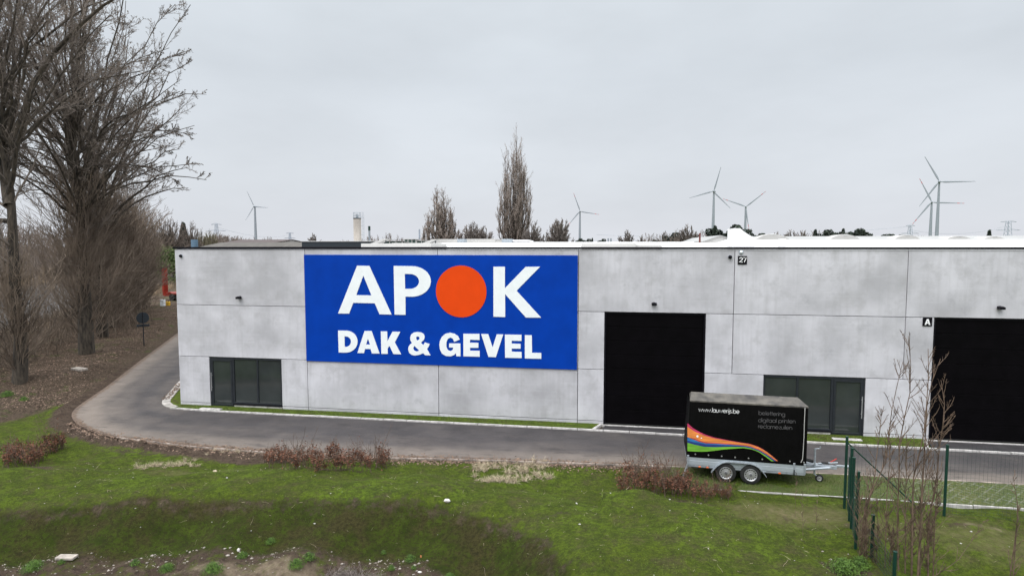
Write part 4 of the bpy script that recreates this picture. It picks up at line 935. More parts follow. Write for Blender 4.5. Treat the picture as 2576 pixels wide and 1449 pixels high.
def sucker_mass(rng, n, h, rad, root, cmat='sucker', z0=.4, rr=.014):
    n = int(n*.8)
    z = rng.uniform(z0, h*.72, n)**1.0; a = rng.uniform(0, 2*np.pi, n); out_ = np.stack([np.cos(a), np.sin(a), np.zeros(n)], 1)
    st = out_*rng.uniform(.15, .35, (n, 1)); st[:, 2] = z
    L = rng.uniform(.25, .62, n)*h*(1-.35*z/h); d = out_*rng.uniform(.25, 1.0, (n, 1))*rad/2+np.array([0, 0, 1.])*rng.uniform(.7, 1.3, (n, 1))
    d[:, :2] *= rng.choice([.6, 1.0, 1.9], (n, 1)); P, Rr = grow(rng, st, d, L, rng.uniform(rr, rr*2.2, n), rr*.5, 7, rng.uniform(.0, .34, n), .16)
    c, rc = children(rng, P, Rr, 7, .15, 1, (.25, .85), .30, .6, rr*.62, 5, .16, .15)
    d2, rd2 = children(rng, c, rc, 3, .2, 1, (.3, .8), .42, .7, rr*.5, 3, .10, .15)
    V, F = join([tubes(P, Rr, 4), tubes(c, rc, 3), tubes(d2, rd2, 3)]); link('shoots', mesh_np('shoots', V, F), M[cmat], root)

def tree_limbs(seed, H, trunk_r, n, z0, cz, rx, rz, wob=.3, lim_r=.15, tmax=105, trunk_top=None):
    """trunk plus n limbs that fan out to an egg-shaped envelope centred at height cz"""
    rng = random.Random(seed); tt = trunk_top or H*.8
    L = [([(0, 0, -.4), (wob*.4, 0, H*.12), (0, wob*.3, z0), (-wob*.5, .0, (z0+tt)/2), (.3, -.2, tt)], trunk_r, .04)]
    for i in range(n):
        f = (i+.5)/n; th = R(tmax)*f**.62; az = i*2.39996+rng.uniform(-.3, .3); k = rng.uniform(.80, 1.04)
        ex = math.sin(th)*rx*k; ez = cz+math.cos(th)*rz*k; sz = z0+rng.uniform(-.1, 1)*(cz-z0)*(.35+.9*(1-f)); dx, dy = math.cos(az), math.sin(az)
        bow = (.10+.16*f)*ex; pts = []
        for t in (0, .15, .3, .5, .7, .85, 1):
            r_ = ex*t**(1.0+.25*(1-f)); z = sz+(ez-sz)*t+4*bow*t*(1-t)*.55; j = .02*ex+.12
            pts.append((dx*r_+rng.uniform(-j, j)*(t > 0), dy*r_+rng.uniform(-j, j)*(t > 0), z))
        L.append((pts, lim_r*rng.uniform(.5, 1.05), .018))
    return L
def gbase(u, v, z=.3):
    x, y = at(u, v, z); return (x, y, float(height(x, y)))
# the two big poplars on the bank
b1 = gbase(48, 957); F1 = 40.6
L1 = tree_limbs(11, 27, .34, 34, 10, 17, 6.5, 10, lim_r=.10, trunk_top=17)
# crooked limbs of the nearest tree (local metres, +x roughly to the right in the view)
L1 += [([(0, 0, 9.6), (1.0, -.4, 11.4), (2.1, -.8, 13.2), (3.4, -1, 15.0)], .13, .03), ([(0, 0, 9.0), (-.9, .5, 11), (-1.5, .8, 14), (-.6, 1, 18)], .24, .06),
       ([(-.6, 0, 11), (-.3, -.4, 15), (1.0, -.6, 18.5), (2.6, -.9, 21.5), (4.0, -.9, 25.5)], .17, .04), ([(.2, 0, 12), (1.5, .3, 15.5), (4.8, .8, 18.6), (8.5, 1, 20.4)], .15, .03),
       ([(0, .2, 8.2), (-1.4, -.3, 8.4), (-3.4, -.6, 9.8)], .13, .04)]
crown_tree(1, 27, .34, L1, 'bare_poplar', 'nearest tall bare poplar at the left edge with crooked limbs and a shoot-covered trunk', 'tree', 'bare poplars on the bank', b1, counts=(12, 9, 4), lens=(.34, .36, .42), rmin=(.016, .010, .007), suckers=190, suck=(7.5, 1.9), buds=3500)
b2 = gbase(218, 890); 
L2 = tree_limbs(23, 31, .46, 70, 8.5, 16.2, 7.9, 11.5, lim_r=.088, trunk_top=19, tmax=122)
crown_tree(2, 30, .62, L2, 'bare_poplar', 'huge fan-shaped bare poplar, second from the left on the bank', 'tree', 'bare poplars on the bank', b2, counts=(16, 10, 5), lens=(.20, .38, .42), suckers=330, suck=(12, 2.3), buds=9000, ups=(.08, .03, .0), rmin=(.018, .011, .008))
b3 = gbase(258, 850)
L3 = tree_limbs(31, 25, .4, 34, 7, 14, 7.0, 11, lim_r=.14, trunk_top=16)
crown_tree(3, 25, .5, L3, 'bare_poplar', 'third bare poplar from the left, half hidden by the fan-shaped one', 'tree', 'bare poplars on the bank', b3, counts=(12, 9, 4), lens=(.30, .36, .42), suckers=330, suck=(12.5, 2.6), rmin=(.02, .012, .009))
ROW = [(283, 826, 12, 2.3, 'fourth'), (300, 812, 12, 2.3, 'fifth'), (316, 802, 11.5, 2.3, 'sixth'), (332, 790, 11, 2.2, 'seventh'), (346, 780, 10.5, 2.0, 'eighth'), (358, 772, 10, 1.9, 'ninth')]
for i, (u, v, h, rad, nth) in enumerate(ROW):
    rng = np.random.default_rng(50+i); bb = gbase(u, v)
    root = empty('pollard_tree', bb, 'shoot-covered pollard tree, %s trunk from the left in the roadside row' % nth, 'tree', 'shoot-covered trees in the roadside row')
    b = MB(); b.cyl((0, 0, -.4), (.1, 0, h*.4), .33, .27, 10); b.cyl((.1, 0, h*.4), (0, .1, h*.75), .27, .12, 10); b.build('trunk', M['bark'], root, True)
    sucker_mass(rng, 420, h, rad, root, rr=.02)
# a pale thin snag behind the first tree
bs = gbase(80, 930)

# woodland beyond the canal
def woodland(name, rng, pts, hmin, hmax, cmat, n, rr, label, spread=6, cat='woodland', base_drop=1.0):
    p = np.array(pts, float); l = np.concatenate([[0], np.cumsum(np.linalg.norm(np.diff(p, axis=0), axis=1))])
    q = resample(pts, rng.uniform(0, l[-1], n)); q = q+rng.normal(0, spread, q.shape)
    st = np.concatenate([q, np.full((n, 1), -base_drop)], 1); d = rng.normal(0, .12, (n, 3)); d[:, 2] = 1
    hm = hmin+(hmax-hmin)*(.5+.5*np.sin(q[:, 0]*.13+1)*np.cos(q[:, 1]*.11))
    P, Rr = grow(rng, st, d, hm*rng.uniform(.75, 1.05, n), rr*2.4, rr*.8, 6, .12, .06)
    c, rc = children(rng, P, Rr, 11, .2, 1, (.3, .75), .32, .6, rr*.8, 4, .14, .12)
    e_, re = children(rng, c, rc, 4, .2, 1, (.3, .8), .42, .7, rr*.6, 3, .1, .15)
    V, F = join([tubes(P, Rr, 4), tubes(c, rc, 3), tubes(e_, re, 3)])
    return tag(link(name, mesh_np(name, V, F), M[cmat]), label, cat, None, 'stuff')
rng = np.random.default_rng(77)
wp = lambda s, n: tuple(c0+RD*s+RN*n)
woodland('far_woodland', rng, [wp(10, 70), wp(150, 62), wp(300, 55)], 11, 15, 'hazytwig', 900, .06, 'brown leafless woodland on the far bank of the canal', spread=9)
woodland('far_thicket', rng, [wp(60, 47), wp(170, 40), wp(260, 20), wp(330, 5)], 6, 9, 'hazytwig', 420, .05, 'low brown thicket along the far waterside', spread=5)
# reeds
def blades(rng, n, xy, h, w, lean, m, name, label, cat=None, parent=None, kind='stuff', K=3):
    z = height(xy[:, 0], xy[:, 1]); st = np.stack([xy[:, 0], xy[:, 1], z-.02], 1); d = rng.normal(0, lean, (n, 3)); d[:, 2] = 1
    P, _ = grow(rng, st, d, h, .01, .01, K, -.08, .12)
    a = rng.uniform(0, 6.28, n); sd = np.stack([np.cos(a), np.sin(a), np.zeros(n)], 1)[:, None]*np.reshape(w, (-1, 1, 1))*np.linspace(1, .15, K)[None, :, None]
    V = np.stack([P-sd, P+sd], 2).reshape(-1, 3); i = np.arange(n)[:, None]*K*2; k = np.arange(K-1)[None]*2
    F = np.stack([i+k, i+k+1, i+k+3, i+k+2], -1).reshape(-1, 4)
    o = link(name, mesh_np(name, V, F), m, parent)
    return tag(o, label, cat, None, kind)
n = 16000; s = rng.uniform(-14, 90, n); q = rng.uniform(9.5, 17, n); keepz = np.sin(s*.5)+np.sin(q*1.3+s*.2)+rng.normal(0, .6, n) > -.4
s, q = s[keepz], q[keepz]; xy = c0[None]+RD[None]*s[:, None]+RN[None]*q[:, None]
blades(rng, len(s), xy, rng.uniform(.8, 1.9, len(s)), .035, .12, M['reed'], 'reeds', 'tan dry reeds along the near bank of the canal', 'reeds')
n = 9000; s = rng.uniform(-10, 170, n); q = rng.uniform(41, 52, n); xy = c0[None]+RD[None]*s[:, None]+RN[None]*q[:, None]
blades(rng, n, xy, rng.uniform(1.2, 2.6, n), .09, .12, M['reed'], 'reeds', 'tan dry reeds on the far bank of the canal', 'reeds')
# brush of thin stems on the bank below the poplars
n = 1000; s = rng.uniform(2, 42, n); q = np.where((s > 16) & (s < 28), rng.uniform(2.6, 9, n), rng.uniform(5.2, 9, n))+rng.normal(0, .4, n); xy = c0[None]+RD[None]*s[:, None]+RN[None]*q[:, None]
st = np.concatenate([xy, height(xy[:, 0], xy[:, 1])[:, None]], 1); d = rng.normal(0, .35, (n, 3)); d[:, 2] = 1
P, Rr = grow(rng, st, d, rng.uniform(1.2, 3.8, n), .02, .008, 5, .1, .12); c, rc = children(rng, P, Rr, 7, .2, 1, (.3, .8), .4, .6, .009, 4, .1, .15)
V, F = join([tubes(P, Rr, 3), tubes(c, rc, 3)]); tag(link('undergrowth', mesh_np('undergrowth', V, F), M['sucker']), 'tangled bare undergrowth behind the roadside trees', 'undergrowth', None, 'stuff')

# ---------------- generic far trees
def fan_tree_mesh(seed, H, rad, n1, n2, n3, narrow, rr, trunk=.25, low=.12):
    """returns trunk mesh, crown mesh of a bare tree of height H"""
    rng = np.random.default_rng(seed)
    az = rng.uniform(0, 2*np.pi, n1); t = rng.uniform(low, .8, n1)
    out_ = np.stack([np.cos(az), np.sin(az), np.zeros(n1)], 1)
    st = np.zeros((n1, 3)); st[:, 2] = H*t*(.55 if narrow else .6)
    if narrow == 2:     # columnar poplar: limbs leave the trunk low, then rise side by side to different heights
        rq = rad*np.sqrt(rng.uniform(.0, 1, n1)); rq[:6] *= .25; topz = H*(1-low*(rq/rad)**1.9)*rng.uniform(.80, 1.0, n1); topz[0] = H; z0 = np.minimum(topz*.5, H*rng.uniform(.03, .30, n1)); K = 8
        f = np.linspace(0, 1, K)[None]; out_r = rq[:, None]*np.minimum(1, (f/.5))**.8*(1-.12*f); P = np.zeros((n1, K, 3)); P[..., 0] = out_r*out_[:, :1]; P[..., 1] = out_r*out_[:, 1:2]; P[..., 2] = z0[:, None]+(topz-z0)[:, None]*f
        P[:, 1:] += rng.normal(0, rad*.03, (n1, K-1, 3)); Rr = rr*(4.2*(1-f)+.9*f)*np.ones((n1, 1))
        a, ra = children(rng, P, Rr, n2, .05, .99, (.25, .6), .13, .5, rr*.8, 5, .2, .1, taper=False)
        b_, rb = children(rng, a, ra, n3, .1, 1, (.3, .8), .4, .65, rr*.6, 3, .1, .15)
        tk = np.array([[[0, 0, -.5], [0, 0, H*.15], [.1, 0, H*.3], [0, .1, H*.55]]]); tr_ = np.array([[trunk, trunk*.85, trunk*.65, trunk*.25]])
        V, F = join([tubes(tk, tr_, 8), tubes(P, Rr, 4)]); m1 = mesh_np('trunk', V, F, True); V, F = join([tubes(a, ra, 3), tubes(b_, rb, 3)]); return m1, mesh_np('crown', V, F)
    if narrow:
        d = out_*rng.uniform(.02, .40, (n1, 1)); hyp = np.hypot(d[:, 0], d[:, 1]); d[:, 2] = 1; L = (H*.97-st[:, 2])*rng.uniform(.55, 1.0, n1)*(1-.62*hyp/.40); up = .07
    else:               # rounded crown: limbs from a short trunk out to an egg-shaped outline
        K = 7; f = np.linspace(0, 1, K)[None]; th = R(112)*np.sqrt(rng.uniform(0, 1, n1)); k_ = rng.uniform(.80, 1.0, n1); cz, rz = H*.62, H*.40
        ex = rad*np.sin(th)*k_*.85; ez = cz+rz*np.cos(th)*k_; z0 = H*rng.uniform(low, low+.2, n1); z0 = np.minimum(z0, ez-H*.03)
        bow = .10*ex; P = np.zeros((n1, K, 3)); rr_ = ex[:, None]*f; P[..., 0] = rr_*out_[:, :1]; P[..., 1] = rr_*out_[:, 1:2]; P[..., 2] = z0[:, None]+(ez-z0)[:, None]*f+4*bow[:, None]*f*(1-f)
        P[:, 1:] += rng.normal(0, rad*.03, (n1, K-1, 3)); Rr = rr*(3.4*(1-f)+.9*f)*np.ones((n1, 1))
    if narrow: P, Rr = grow(rng, st, d, L, rr*3.2, rr, 7, up, .05)
    a, ra = children(rng, P, Rr, n2, .12, 1, (.2, .5) if narrow else (.35, .8), .26 if narrow else .24, .55, rr*.75, 5, .16 if narrow else .06, .1)
    b_, rb = children(rng, a, ra, n3, .1, 1, (.2, .6) if narrow else (.3, .8), .4, .65, rr*.55, 3, .12 if narrow else .03, .15)
    tk = np.array([[[0, 0, -.5], [0, 0, H*.15], [.1, 0, H*.3], [0, .1, H*.55]]]); tr_ = np.array([[trunk, trunk*.85, trunk*.65, trunk*.25]])
    V, F = join([tubes(tk, tr_, 8), tubes(P, Rr, 4)]); m1 = mesh_np('trunk', V, F, True)
    V, F = join([tubes(a, ra, 3), tubes(b_, rb, 3)]); return m1, mesh_np('crown', V, F)
def put_tree(meshes, name, u, F, label, group, mats, s=1.0, rz=0, cat='tree', base_z=-.1, sx=1):
    x, y, _ = atF(u, 620, F); root = empty(name, (x, y, base_z), label, cat, group, rz); root.scale = (s*sx, s*sx, s)
    for nm, me, mt in zip(('trunk', 'crown'), meshes, mats):
        o = bpy.data.objects.new(nm, me); COL.objects.link(o); o.parent = root
        if not me.materials: me.materials.append(M[mt])
    return root
def hgt(v, F): return CH+.1+(620-v)/FPX*F
F_ = 150
pop = fan_tree_mesh(101, hgt(345, 150), 4.9, 58, 28, 5, 2, .042, .5, .46)
put_tree(pop, 'lombardy_poplar', 1296, 150, 'tallest bare columnar poplar on the skyline behind the warehouse', 'columnar poplars behind the warehouse', ('bark', 'poplartwig'))
pop2 = fan_tree_mesh(102, hgt(482, 150), 4.5, 60, 34, 6, 2, .042, .4, .6)
put_tree(pop2, 'lombardy_poplar', 1112, 150, 'shorter bare poplar clump on the skyline left of the tallest poplar', 'columnar poplars behind the warehouse', ('bark', 'poplartwig'), sx=1.35)
pol = fan_tree_mesh(103, hgt(560, 140), 3.8, 72, 36, 5, False, .075, .4, .25)
put_tree(pol, 'bare_tree', 1190, 140, 'rounded dark bare tree right beside the shorter poplar clump', 'small bare trees behind the warehouse', ('bark', 'greytwig'))
put_tree(pol, 'bare_tree', 1212, 143, 'low rounded bare tree at the right end of the poplar clump', 'small bare trees behind the warehouse', ('bark', 'greytwig'), s=.96, rz=2)
put_tree(pol, 'bare_tree', 1338, 140, 'rounded bare tree at the foot of the tallest poplar, right side', 'small bare trees behind the warehouse', ('bark', 'greytwig'), s=1.0, rz=4, sx=.8)
rnd = fan_tree_mesh(104, hgt(550, 120), 3.6, 80, 36, 5, False, .06, .3, .28)
put_tree(rnd, 'bare_tree', 1408, 120, 'round fan-crowned bare tree left of the red-banded turbine', 'small bare trees behind the warehouse', ('bark', 'greytwig'))
small = fan_tree_mesh(105, 10, 3.5, 50, 26, 5, False, .085, .25, .3)
for u, v, F, lab in ((1372, 590, 150, 'low bare bush between the tallest poplar and the round fan-crowned tree'), (1578, 582, 190, 'lone small bare tree on the skyline right of the red-banded turbine'), (1668, 585, 190, 'greyish bare tree just left of the dark conifer clump'), (1612, 594, 190, 'low bare bush at the foot of the tiny columnar poplar'), (792, 590, 190, 'small bare tree on the skyline left of the pale silo'), (1733, 568, 170, 'tall bare tree among the scrub left of the dark red pipe'), (1990, 581, 200, 'bare tree above the arched rooflight of the grey hall'), (2020, 583, 200, 'bare tree left of the dark pointed conifer clump'), (1950, 586, 220, 'bare tree right of the white fire wall on the skyline')):
    put_tree(small, 'bare_tree', u, F, lab, 'small bare trees behind the warehouse', ('bark', 'greytwig'), s=hgt(v, F)/10.0, rz=u)
tiny = fan_tree_mesh(106, 12, 1.2, 16, 10, 4, True, .06, .3)
put_tree(tiny, 'lombardy_poplar', 1629, 190, 'tiny columnar bare poplar far off between two turbines', 'columnar poplars behind the warehouse', ('bark', 'poplartwig'), s=hgt(577, 190)/12, sx=.55)
# bare trees to the left above the low halls
left_tr = fan_tree_mesh(107, 14, 4, 50, 24, 5, False, .05, .3, .25)
for u, v, F, mt, lab in ((402, 560, 130, 0, 'leftmost bare tree of the skyline row beside the big poplars'), (425, 552, 130, 0, 'tallest bare tree of the skyline row left of the blue tank'), (446, 560, 135, 0, 'narrow bare tree next to the small dark pointed one'), (482, 562, 130, 0, 'round-crowned bare tree right above the blue tank'), (506, 577, 140, 1, 'yellowish willow right of the blue tank, nearer the round bare tree'), (530, 578, 145, 1, 'yellowish willow directly left of the distant wooded ridge')):
    if mt: me = fan_tree_mesh(200+u, 14, 3.4, 46, 22, 5, False, .05, .3, .2)
    else: me = left_tr
    put_tree(me, 'bare_tree' if not mt else 'willow', u, F, lab, 'trees of the left skyline row', ('bark', 'willow' if mt else 'hazytwig'), s=hgt(v, F)/14, rz=u, sx=.8)
# conifers
def conifer_mesh(seed, H, rad, n, kind='round', sz=.3):
    rng = np.random.default_rng(seed); C = []
    if kind == 'cone':
        t = rng.uniform(0, 1, n)**.8; a = rng.uniform(0, 6.28, n); r = rad*(1-t)*rng.uniform(.5, 1.05, n)+.1; C = np.stack([r*np.cos(a), r*np.sin(a), H*.12+H*.88*t], 1)
    else:
        k = 14; cc = rng.normal(0, 1, (k, 3))*[rad*.5, rad*.5, H*.16]+[0, 0, H*.68]; cc[:, 2] = np.clip(cc[:, 2], H*.4, H*.9); rr = rng.uniform(.18, .36, k)*rad
        j = rng.integers(0, k, n); d = unit(rng.normal(size=(n, 3))); C = cc[j]+d*rr[j][:, None]*rng.uniform(.6, 1.1, (n, 1))*[1, 1, .75]
    V, F = quads(C, rng.normal(size=C.shape), rng.uniform(.5, 1.2, len(C))*sz, rng, .7)
    tk = np.array([[[0, 0, -.5], [0, 0, H*.3], [.1, 0, H*.8]]]); V2, F2 = tubes(tk, np.array([[.3, .22, .08]]), 8)
    return mesh_np('trunk', V2, F2), mesh_np('crown', V, F)
cr_ = conifer_mesh(1, 12, 4, 1500, 'round', .42); cc_ = conifer_mesh(2, 12, 2.6, 1100, 'cone', .4)
for u, v, F, k, lab in ((1700, 585, 180, 0, 'dark round evergreen left of the tall bare tree'), (1798, 570, 160, 1, 'dark pointed pine just right of the biggest left turbine tower'), (1812, 575, 165, 0, 'dark bushy pine right of the pointed pine'), (1830, 577, 160, 0, 'dark bushy pine touching the white fire wall'), (1846, 567, 160, 0, 'flat-topped pine rising above the white fire wall'), (1878, 581, 165, 1, 'dark pointed evergreen right behind the white fire wall'), (1896, 588, 170, 0, 'dark low evergreen in the row right of the fire wall'), (1918, 587, 170, 0, 'dark low evergreen at the right end of the fire wall row'),
                     (2050, 579, 200, 1, 'dark pointed conifer at the left of the right-hand clumps'), (2066, 588, 200, 0, 'dark low evergreen at the foot of the pointed conifer'), (2104, 578, 200, 0, 'dark round evergreen of the first clump right of centre'), (2120, 577, 205, 1, 'dark pointed evergreen between two round clumps'), (2142, 576, 200, 0, 'dark jagged evergreen of the second clump above an arched rooflight'), (2160, 580, 205, 0, 'dark broad evergreen at the right of the second clump'), (2185, 588, 210, 0, 'low evergreen tapering off right of the second clump'), (2205, 590, 215, 0, 'low brownish evergreen before the small pylon'), (2228, 589, 215, 0, 'dark low evergreen nearest left of the small pylon'), (2246, 591, 215, 0, 'small low evergreen closest to the small pylon'), (2487, 580, 190, 1, 'lone dark pointed conifer left of the large pylon'),
                     (1452, 600, 260, 0, 'low dark pine at the foot of the red-banded turbine'), (1470, 601, 260, 0, 'low dark pine right of the red-banded turbine foot'), (1490, 600, 260, 1, 'tiny pointed pine in the strip right of the red-banded turbine'), (1507, 601, 260, 0, 'rightmost low dark pine of the strip by the red-banded turbine'), (463, 562, 140, 1, 'small dark pointed tree among the bare skyline row at left')):
    H_ = hgt(v, F); put_tree(cc_ if k else cr_, 'conifer', u, F, lab, 'dark evergreens on the skyline', ('bark', 'pine'), s=H_/(12 if k else 11), rz=u*1.7, sx=1.0 if F < 240 else .8)
rng = np.random.default_rng(9)
def strip(u0, u1, F, n=5):
    return [atF(u0+(u1-u0)*i/n, 620, F)[:2] for i in range(n+1)]
woodland('distant_scrub', rng, strip(1650, 1790, 175), 8.5, 12.5, 'hazytwig', 130, .06, 'brown scrub belt left of the dark red pipe', spread=3, cat='scrub', base_drop=.3)
woodland('distant_scrub', rng, strip(1905, 2290, 230), 9, 12.5, 'hazytwig', 330, .12, 'grey brown scrub belt along the right skyline', spread=4, cat='scrub', base_drop=.3)
woodland('distant_wood', rng, strip(520, 625, 420), 11, 16, 'hazytwig', 300, .14, 'hazy wooded ridge on the horizon left of the leftmost turbine', spread=10, base_drop=.3)
woodland('distant_scrub', rng, strip(380, 560, 170), 7, 11, 'hazytwig', 260, .07, 'brown scrub in front of the left skyline trees', spread=5, cat='scrub', base_drop=.3)
woodland('distant_scrub', rng, strip(820, 1090, 240), 8, 12, 'hazytwig', 120, .08, 'faint scrub on the skyline round the pale silo', spread=4, cat='scrub', base_drop=.3)

# green shrub mound far left beside the warehouse corner
def shrub_mound(name, x, y, rx, ry, h, m, n, sz, label, cat='hedge', seed=4):
    rng = np.random.default_rng(seed); k = 40; a = rng.uniform(0, 6.28, k); r = np.sqrt(rng.uniform(0, 1, k)); C = np.stack([rx*r*np.cos(a), ry*r*np.sin(a), h*.62*(1-.55*r**2)+rng.normal(0, .06*h, k)], 1); rr = rng.uniform(.16, .34, k)*h
    j = rng.integers(0, k, n); d = unit(rng.normal(size=(n, 3))); P = C[j]+d*rr[j][:, None]*rng.uniform(.7, 1.08, (n, 1)); P = P[P[:, 2] > -.1]
    V, F = quads(P, rng.normal(size=P.shape), rng.uniform(.6, 1.3, len(P))*sz, rng); e = empty(name, (x, y, float(height(x, y))), label, cat)
    link('foliage', mesh_np('foliage', V, F), m, e)
    st = np.zeros((14, 3)); dd_ = rng.normal(0, .6, (14, 3)); dd_[:, 2] = 1; P, Rr = grow(rng, st, dd_, np.full(14, h*.7), .06, .02, 4, .05, .1); V, F = tubes(P, Rr, 4); link('stems', mesh_np('stems', V, F), M['bark'], e)
    return e
x, y, _ = atF(452, 700, 115); shrub_mound('hedge', x, y, 9, 6, 8.2, M['hedge'], 14000, .22, 'tall green shrub mass behind the red low-loader at the warehouse corner')

# ------------------------------------------------------------------ red low-loader trailer far left
x, y, _ = atF(423, 762, 76); zb = float(height(x, y))
e = empty('low_loader', (x, y, zb), 'red low-loader trailer with an upright folded ramp parked beyond the warehouse corner', 'trailer', rz=R(-10))
b = MB(); b.box(-.1, 8, -.2, 2.2, .75, 1.0, .04); b.prism([(-.4, .55), (.3, .55), (.8, 1.0), (.6, 1.12), (-.3, .8)], -.2, 2.2); b.build('deck', M['red'], e)
b = MB(); b.box(-.66, -.30, -.2, .35, .6, 4.2, .03); b.box(-.62, -.34, -.24, -.2, 1.0, 4.0)
for k in range(9): b.box(-.74, -.66, -.15, .3, 1.2+k*.3, 1.3+k*.3, .01)
b.build('ramp', M['red'], e)
for k in range(3):
    b = MB(); b.lathe((.9+k*1.15, -.25, .45), (0, 1, 0), [(0, .02), (0, .22), (.03, .26), (0, .42), (.08, .45), (.28, .45), (.3, .3)], 28); b.build('wheel', M['tyre'], e, True)
def jug(u, v, m, label, h, w):
    x, y = at(u, v, .3); zz = float(height(x, y)); e = empty('canister', (x, y, zz), label, 'canister')
    b = MB(); b.box(-w/2, w/2, -w/3, w/3, 0, h, .04); b.build('body', M[m], e); b = MB(); b.cyl((w*.25, 0, h), (w*.25, 0, h+.08), .05); b.build('cap', M['black'], e)
jug(410, 772, 'whiteplastic', 'white canister standing at the road end before the red low-loader', .75, .5)
jug(422, 771, 'yellow', 'yellow canister standing next to the white canister', .5, .5)
b = MB(); x, y = at(438, 800, 0); b.box(-2.3, -2.15, 14.0, 14.15, 0, 2.2, .01); b.box(-2.15, -.02, 14.04, 14.10, .1, 2.1); tag(b.build('side_gate', M['black']), 'black gate standing off the left side wall of the warehouse', 'gate')

# ------------------------------------------------------------------ buildings behind
def hall(name, label, roofm, wallm, u0, u1, vt, Y, dep, gable_dx=0, ve=None, cat='hall'):
    """hall whose ridge runs along x at the far half; seen over the parapet"""
    _, zt_ = atY(u0, vt, Y+dep/2); x0, _ = atY(u0-8, vt, Y); x1, _ = atY(u1, vt, Y+dep/2); ze = zt_-.9 if ve is None else atY(u0, ve, Y)[1]
    e = empty(name, (x0, Y, 0), label, cat)
    b = MB(); b.prism([(0, 0), (dep, 0), (dep, ze), (dep/2, zt_-.08), (0, ze)], 0, x1-x0, 'x'); b.build('walls', M[wallm], e)
    b = MB(); b.prism([(-.2, ze-.02), (dep/2, zt_), (dep+.2, ze-.02), (dep+.2, ze+.08-.02), (dep/2, zt_+.08), (-.2, ze+.06)], -.15, x1-x0+.15, 'x'); b.build('roof', M[roofm], e)
    return e
h = hall('brown_hall', 'low hall with a weathered brown corrugated roof at the left', 'corr', 'greyroof', 505, 797, 611.5, 62, 12, ve=624)
h = hall('maroon_hall', 'farther hall with a dark brown roof and white gutter at the left', 'maroon', 'offwhite', 566, 735, 604, 84, 14, ve=612)
e = empty('slate_hall', (0, 0, 0), 'dark slate clad hall with a pale roof edge left of the silo', 'hall')
b = MB(); x0, z1 = atY(759, 608, 50); x1, _ = atY(1000, 608, 50); b.box(x0, x1, 50, 64, 0, z1); b.build('walls', M['slate'], e)
b = MB(); b.box(x0-.1, x1+.1, 49.9, 64.1, z1, z1+.08); b.build('roof_edge', M['whiteroof'], e)
def cylf(u0, u1, v0, F, m, name, label, cat, extra=None, zlow=0):
    x, y, z = atF((u0+u1)/2, v0, F); r = (u1-u0)/2*F/FPX; e = empty(name, (x, y, 0), label, cat)
    b = MB(); b.cyl((0, 0, zlow), (0, 0, z), r, n=28); b.build('body', M[m], e, True)
    if extra: extra(e, z, r)
    return e
cylf(481, 497, 603, 105, 'tankblue', 'storage_tank', 'blue cylindrical tank at the left end of the brown hall', 'tank')
def silo_top(e, z, r):
    b = MB(); b.cyl((0, 0, z), (0, 0, z+.12), r*1.06, n=28); b.build('cap', M['slate'], e)
    b = MB()
    for k in range(10):
        a = 2*math.pi*k/10; b.cyl((r*math.cos(a), r*math.sin(a), z+.1), (r*math.cos(a), r*math.sin(a), z+.85), .018, n=6)
    for zz in (.45, .85): b.path([(r*math.cos(2*math.pi*k/24), r*math.sin(2*math.pi*k/24), z+zz) for k in range(25)], .018, 6)
    b.build('railing', M['steel'], e)
    b = MB(); b.cyl((0, 0, z+.1), (0, 0, z+.62), .17, n=12); b.build('vent', M['steel'], e)
    b = MB(); xr = r+.35
    for yy in (-.2, .2): b.cyl((xr, yy, 1), (xr, yy, z+.9), .02, n=6)
    for k in range(int(z*2)): b.cyl((xr, -.2, 1+k*.5), (xr, .2, 1+k*.5), .015, n=6)
    for k in range(int(z/1.2)): b.cyl((r*.9, 0, 1.5+k*1.2), (xr, 0, 1.5+k*1.2), .02, n=6)
    b.build('ladder', M['steel'], e)
cylf(889, 908, 551, 80, 'beige', 'silo', 'pale beige round silo with railing and ladder behind the roof', 'silo', silo_top)
def ch_top(e, z, r):
    b = MB(); b.cyl((0, 0, z), (0, 0, z+1.0), r*1.15, n=14); b.build('cowl', M['green'], e)
cylf(926.5, 931.5, 580, 140, 'steel', 'flue', 'thin steel flue with a dark green top right of the silo', 'chimney', ch_top)
cylf(1053, 1057, 577, 260, 'pylon', 'mast', 'thin pale mast left of the shorter poplar clump', 'mast')
cylf(1758.5, 1763, 587, 60, 'redrust', 'flue', 'dark red flue pipe in front of the scrub left of the pines', 'chimney')
# glasshouse-like sheds between silo and poplars
for u0, u1, vt, Y, lab in ((965, 1012, 606, 44, 'low green-glazed shed with white edges right of the silo'), (1017, 1046, 601.5, 47, 'taller green-glazed shed left of the poplar clump'), (1048, 1085, 605, 46, 'narrow green-glazed shed at the foot of the poplar clump')):
    x0, z1 = atY(u0, vt, Y); x1, _ = atY(u1, vt, Y); e = empty('glazed_shed', (x0, Y, 0), lab, 'shed', 'glazed sheds behind the roof')
    b = MB(); b.prism([(0, 0), (6, 0), (6, z1-.5), (0, z1-.06)], 0, x1-x0, 'x'); b.build('walls', M['greenglass'], e)
    b = MB(); b.prism([(-.1, z1-.06), (-.1, z1), (6.1, z1-.44), (6.1, z1-.5)], -.08, x1-x0+.08, 'x')
    for k in range(4): b.box((x1-x0)*k/3-.04, (x1-x0)*k/3+.04, -.05, 0, 0, z1-.07)
    b.build('frame', M['offwhite'], e)
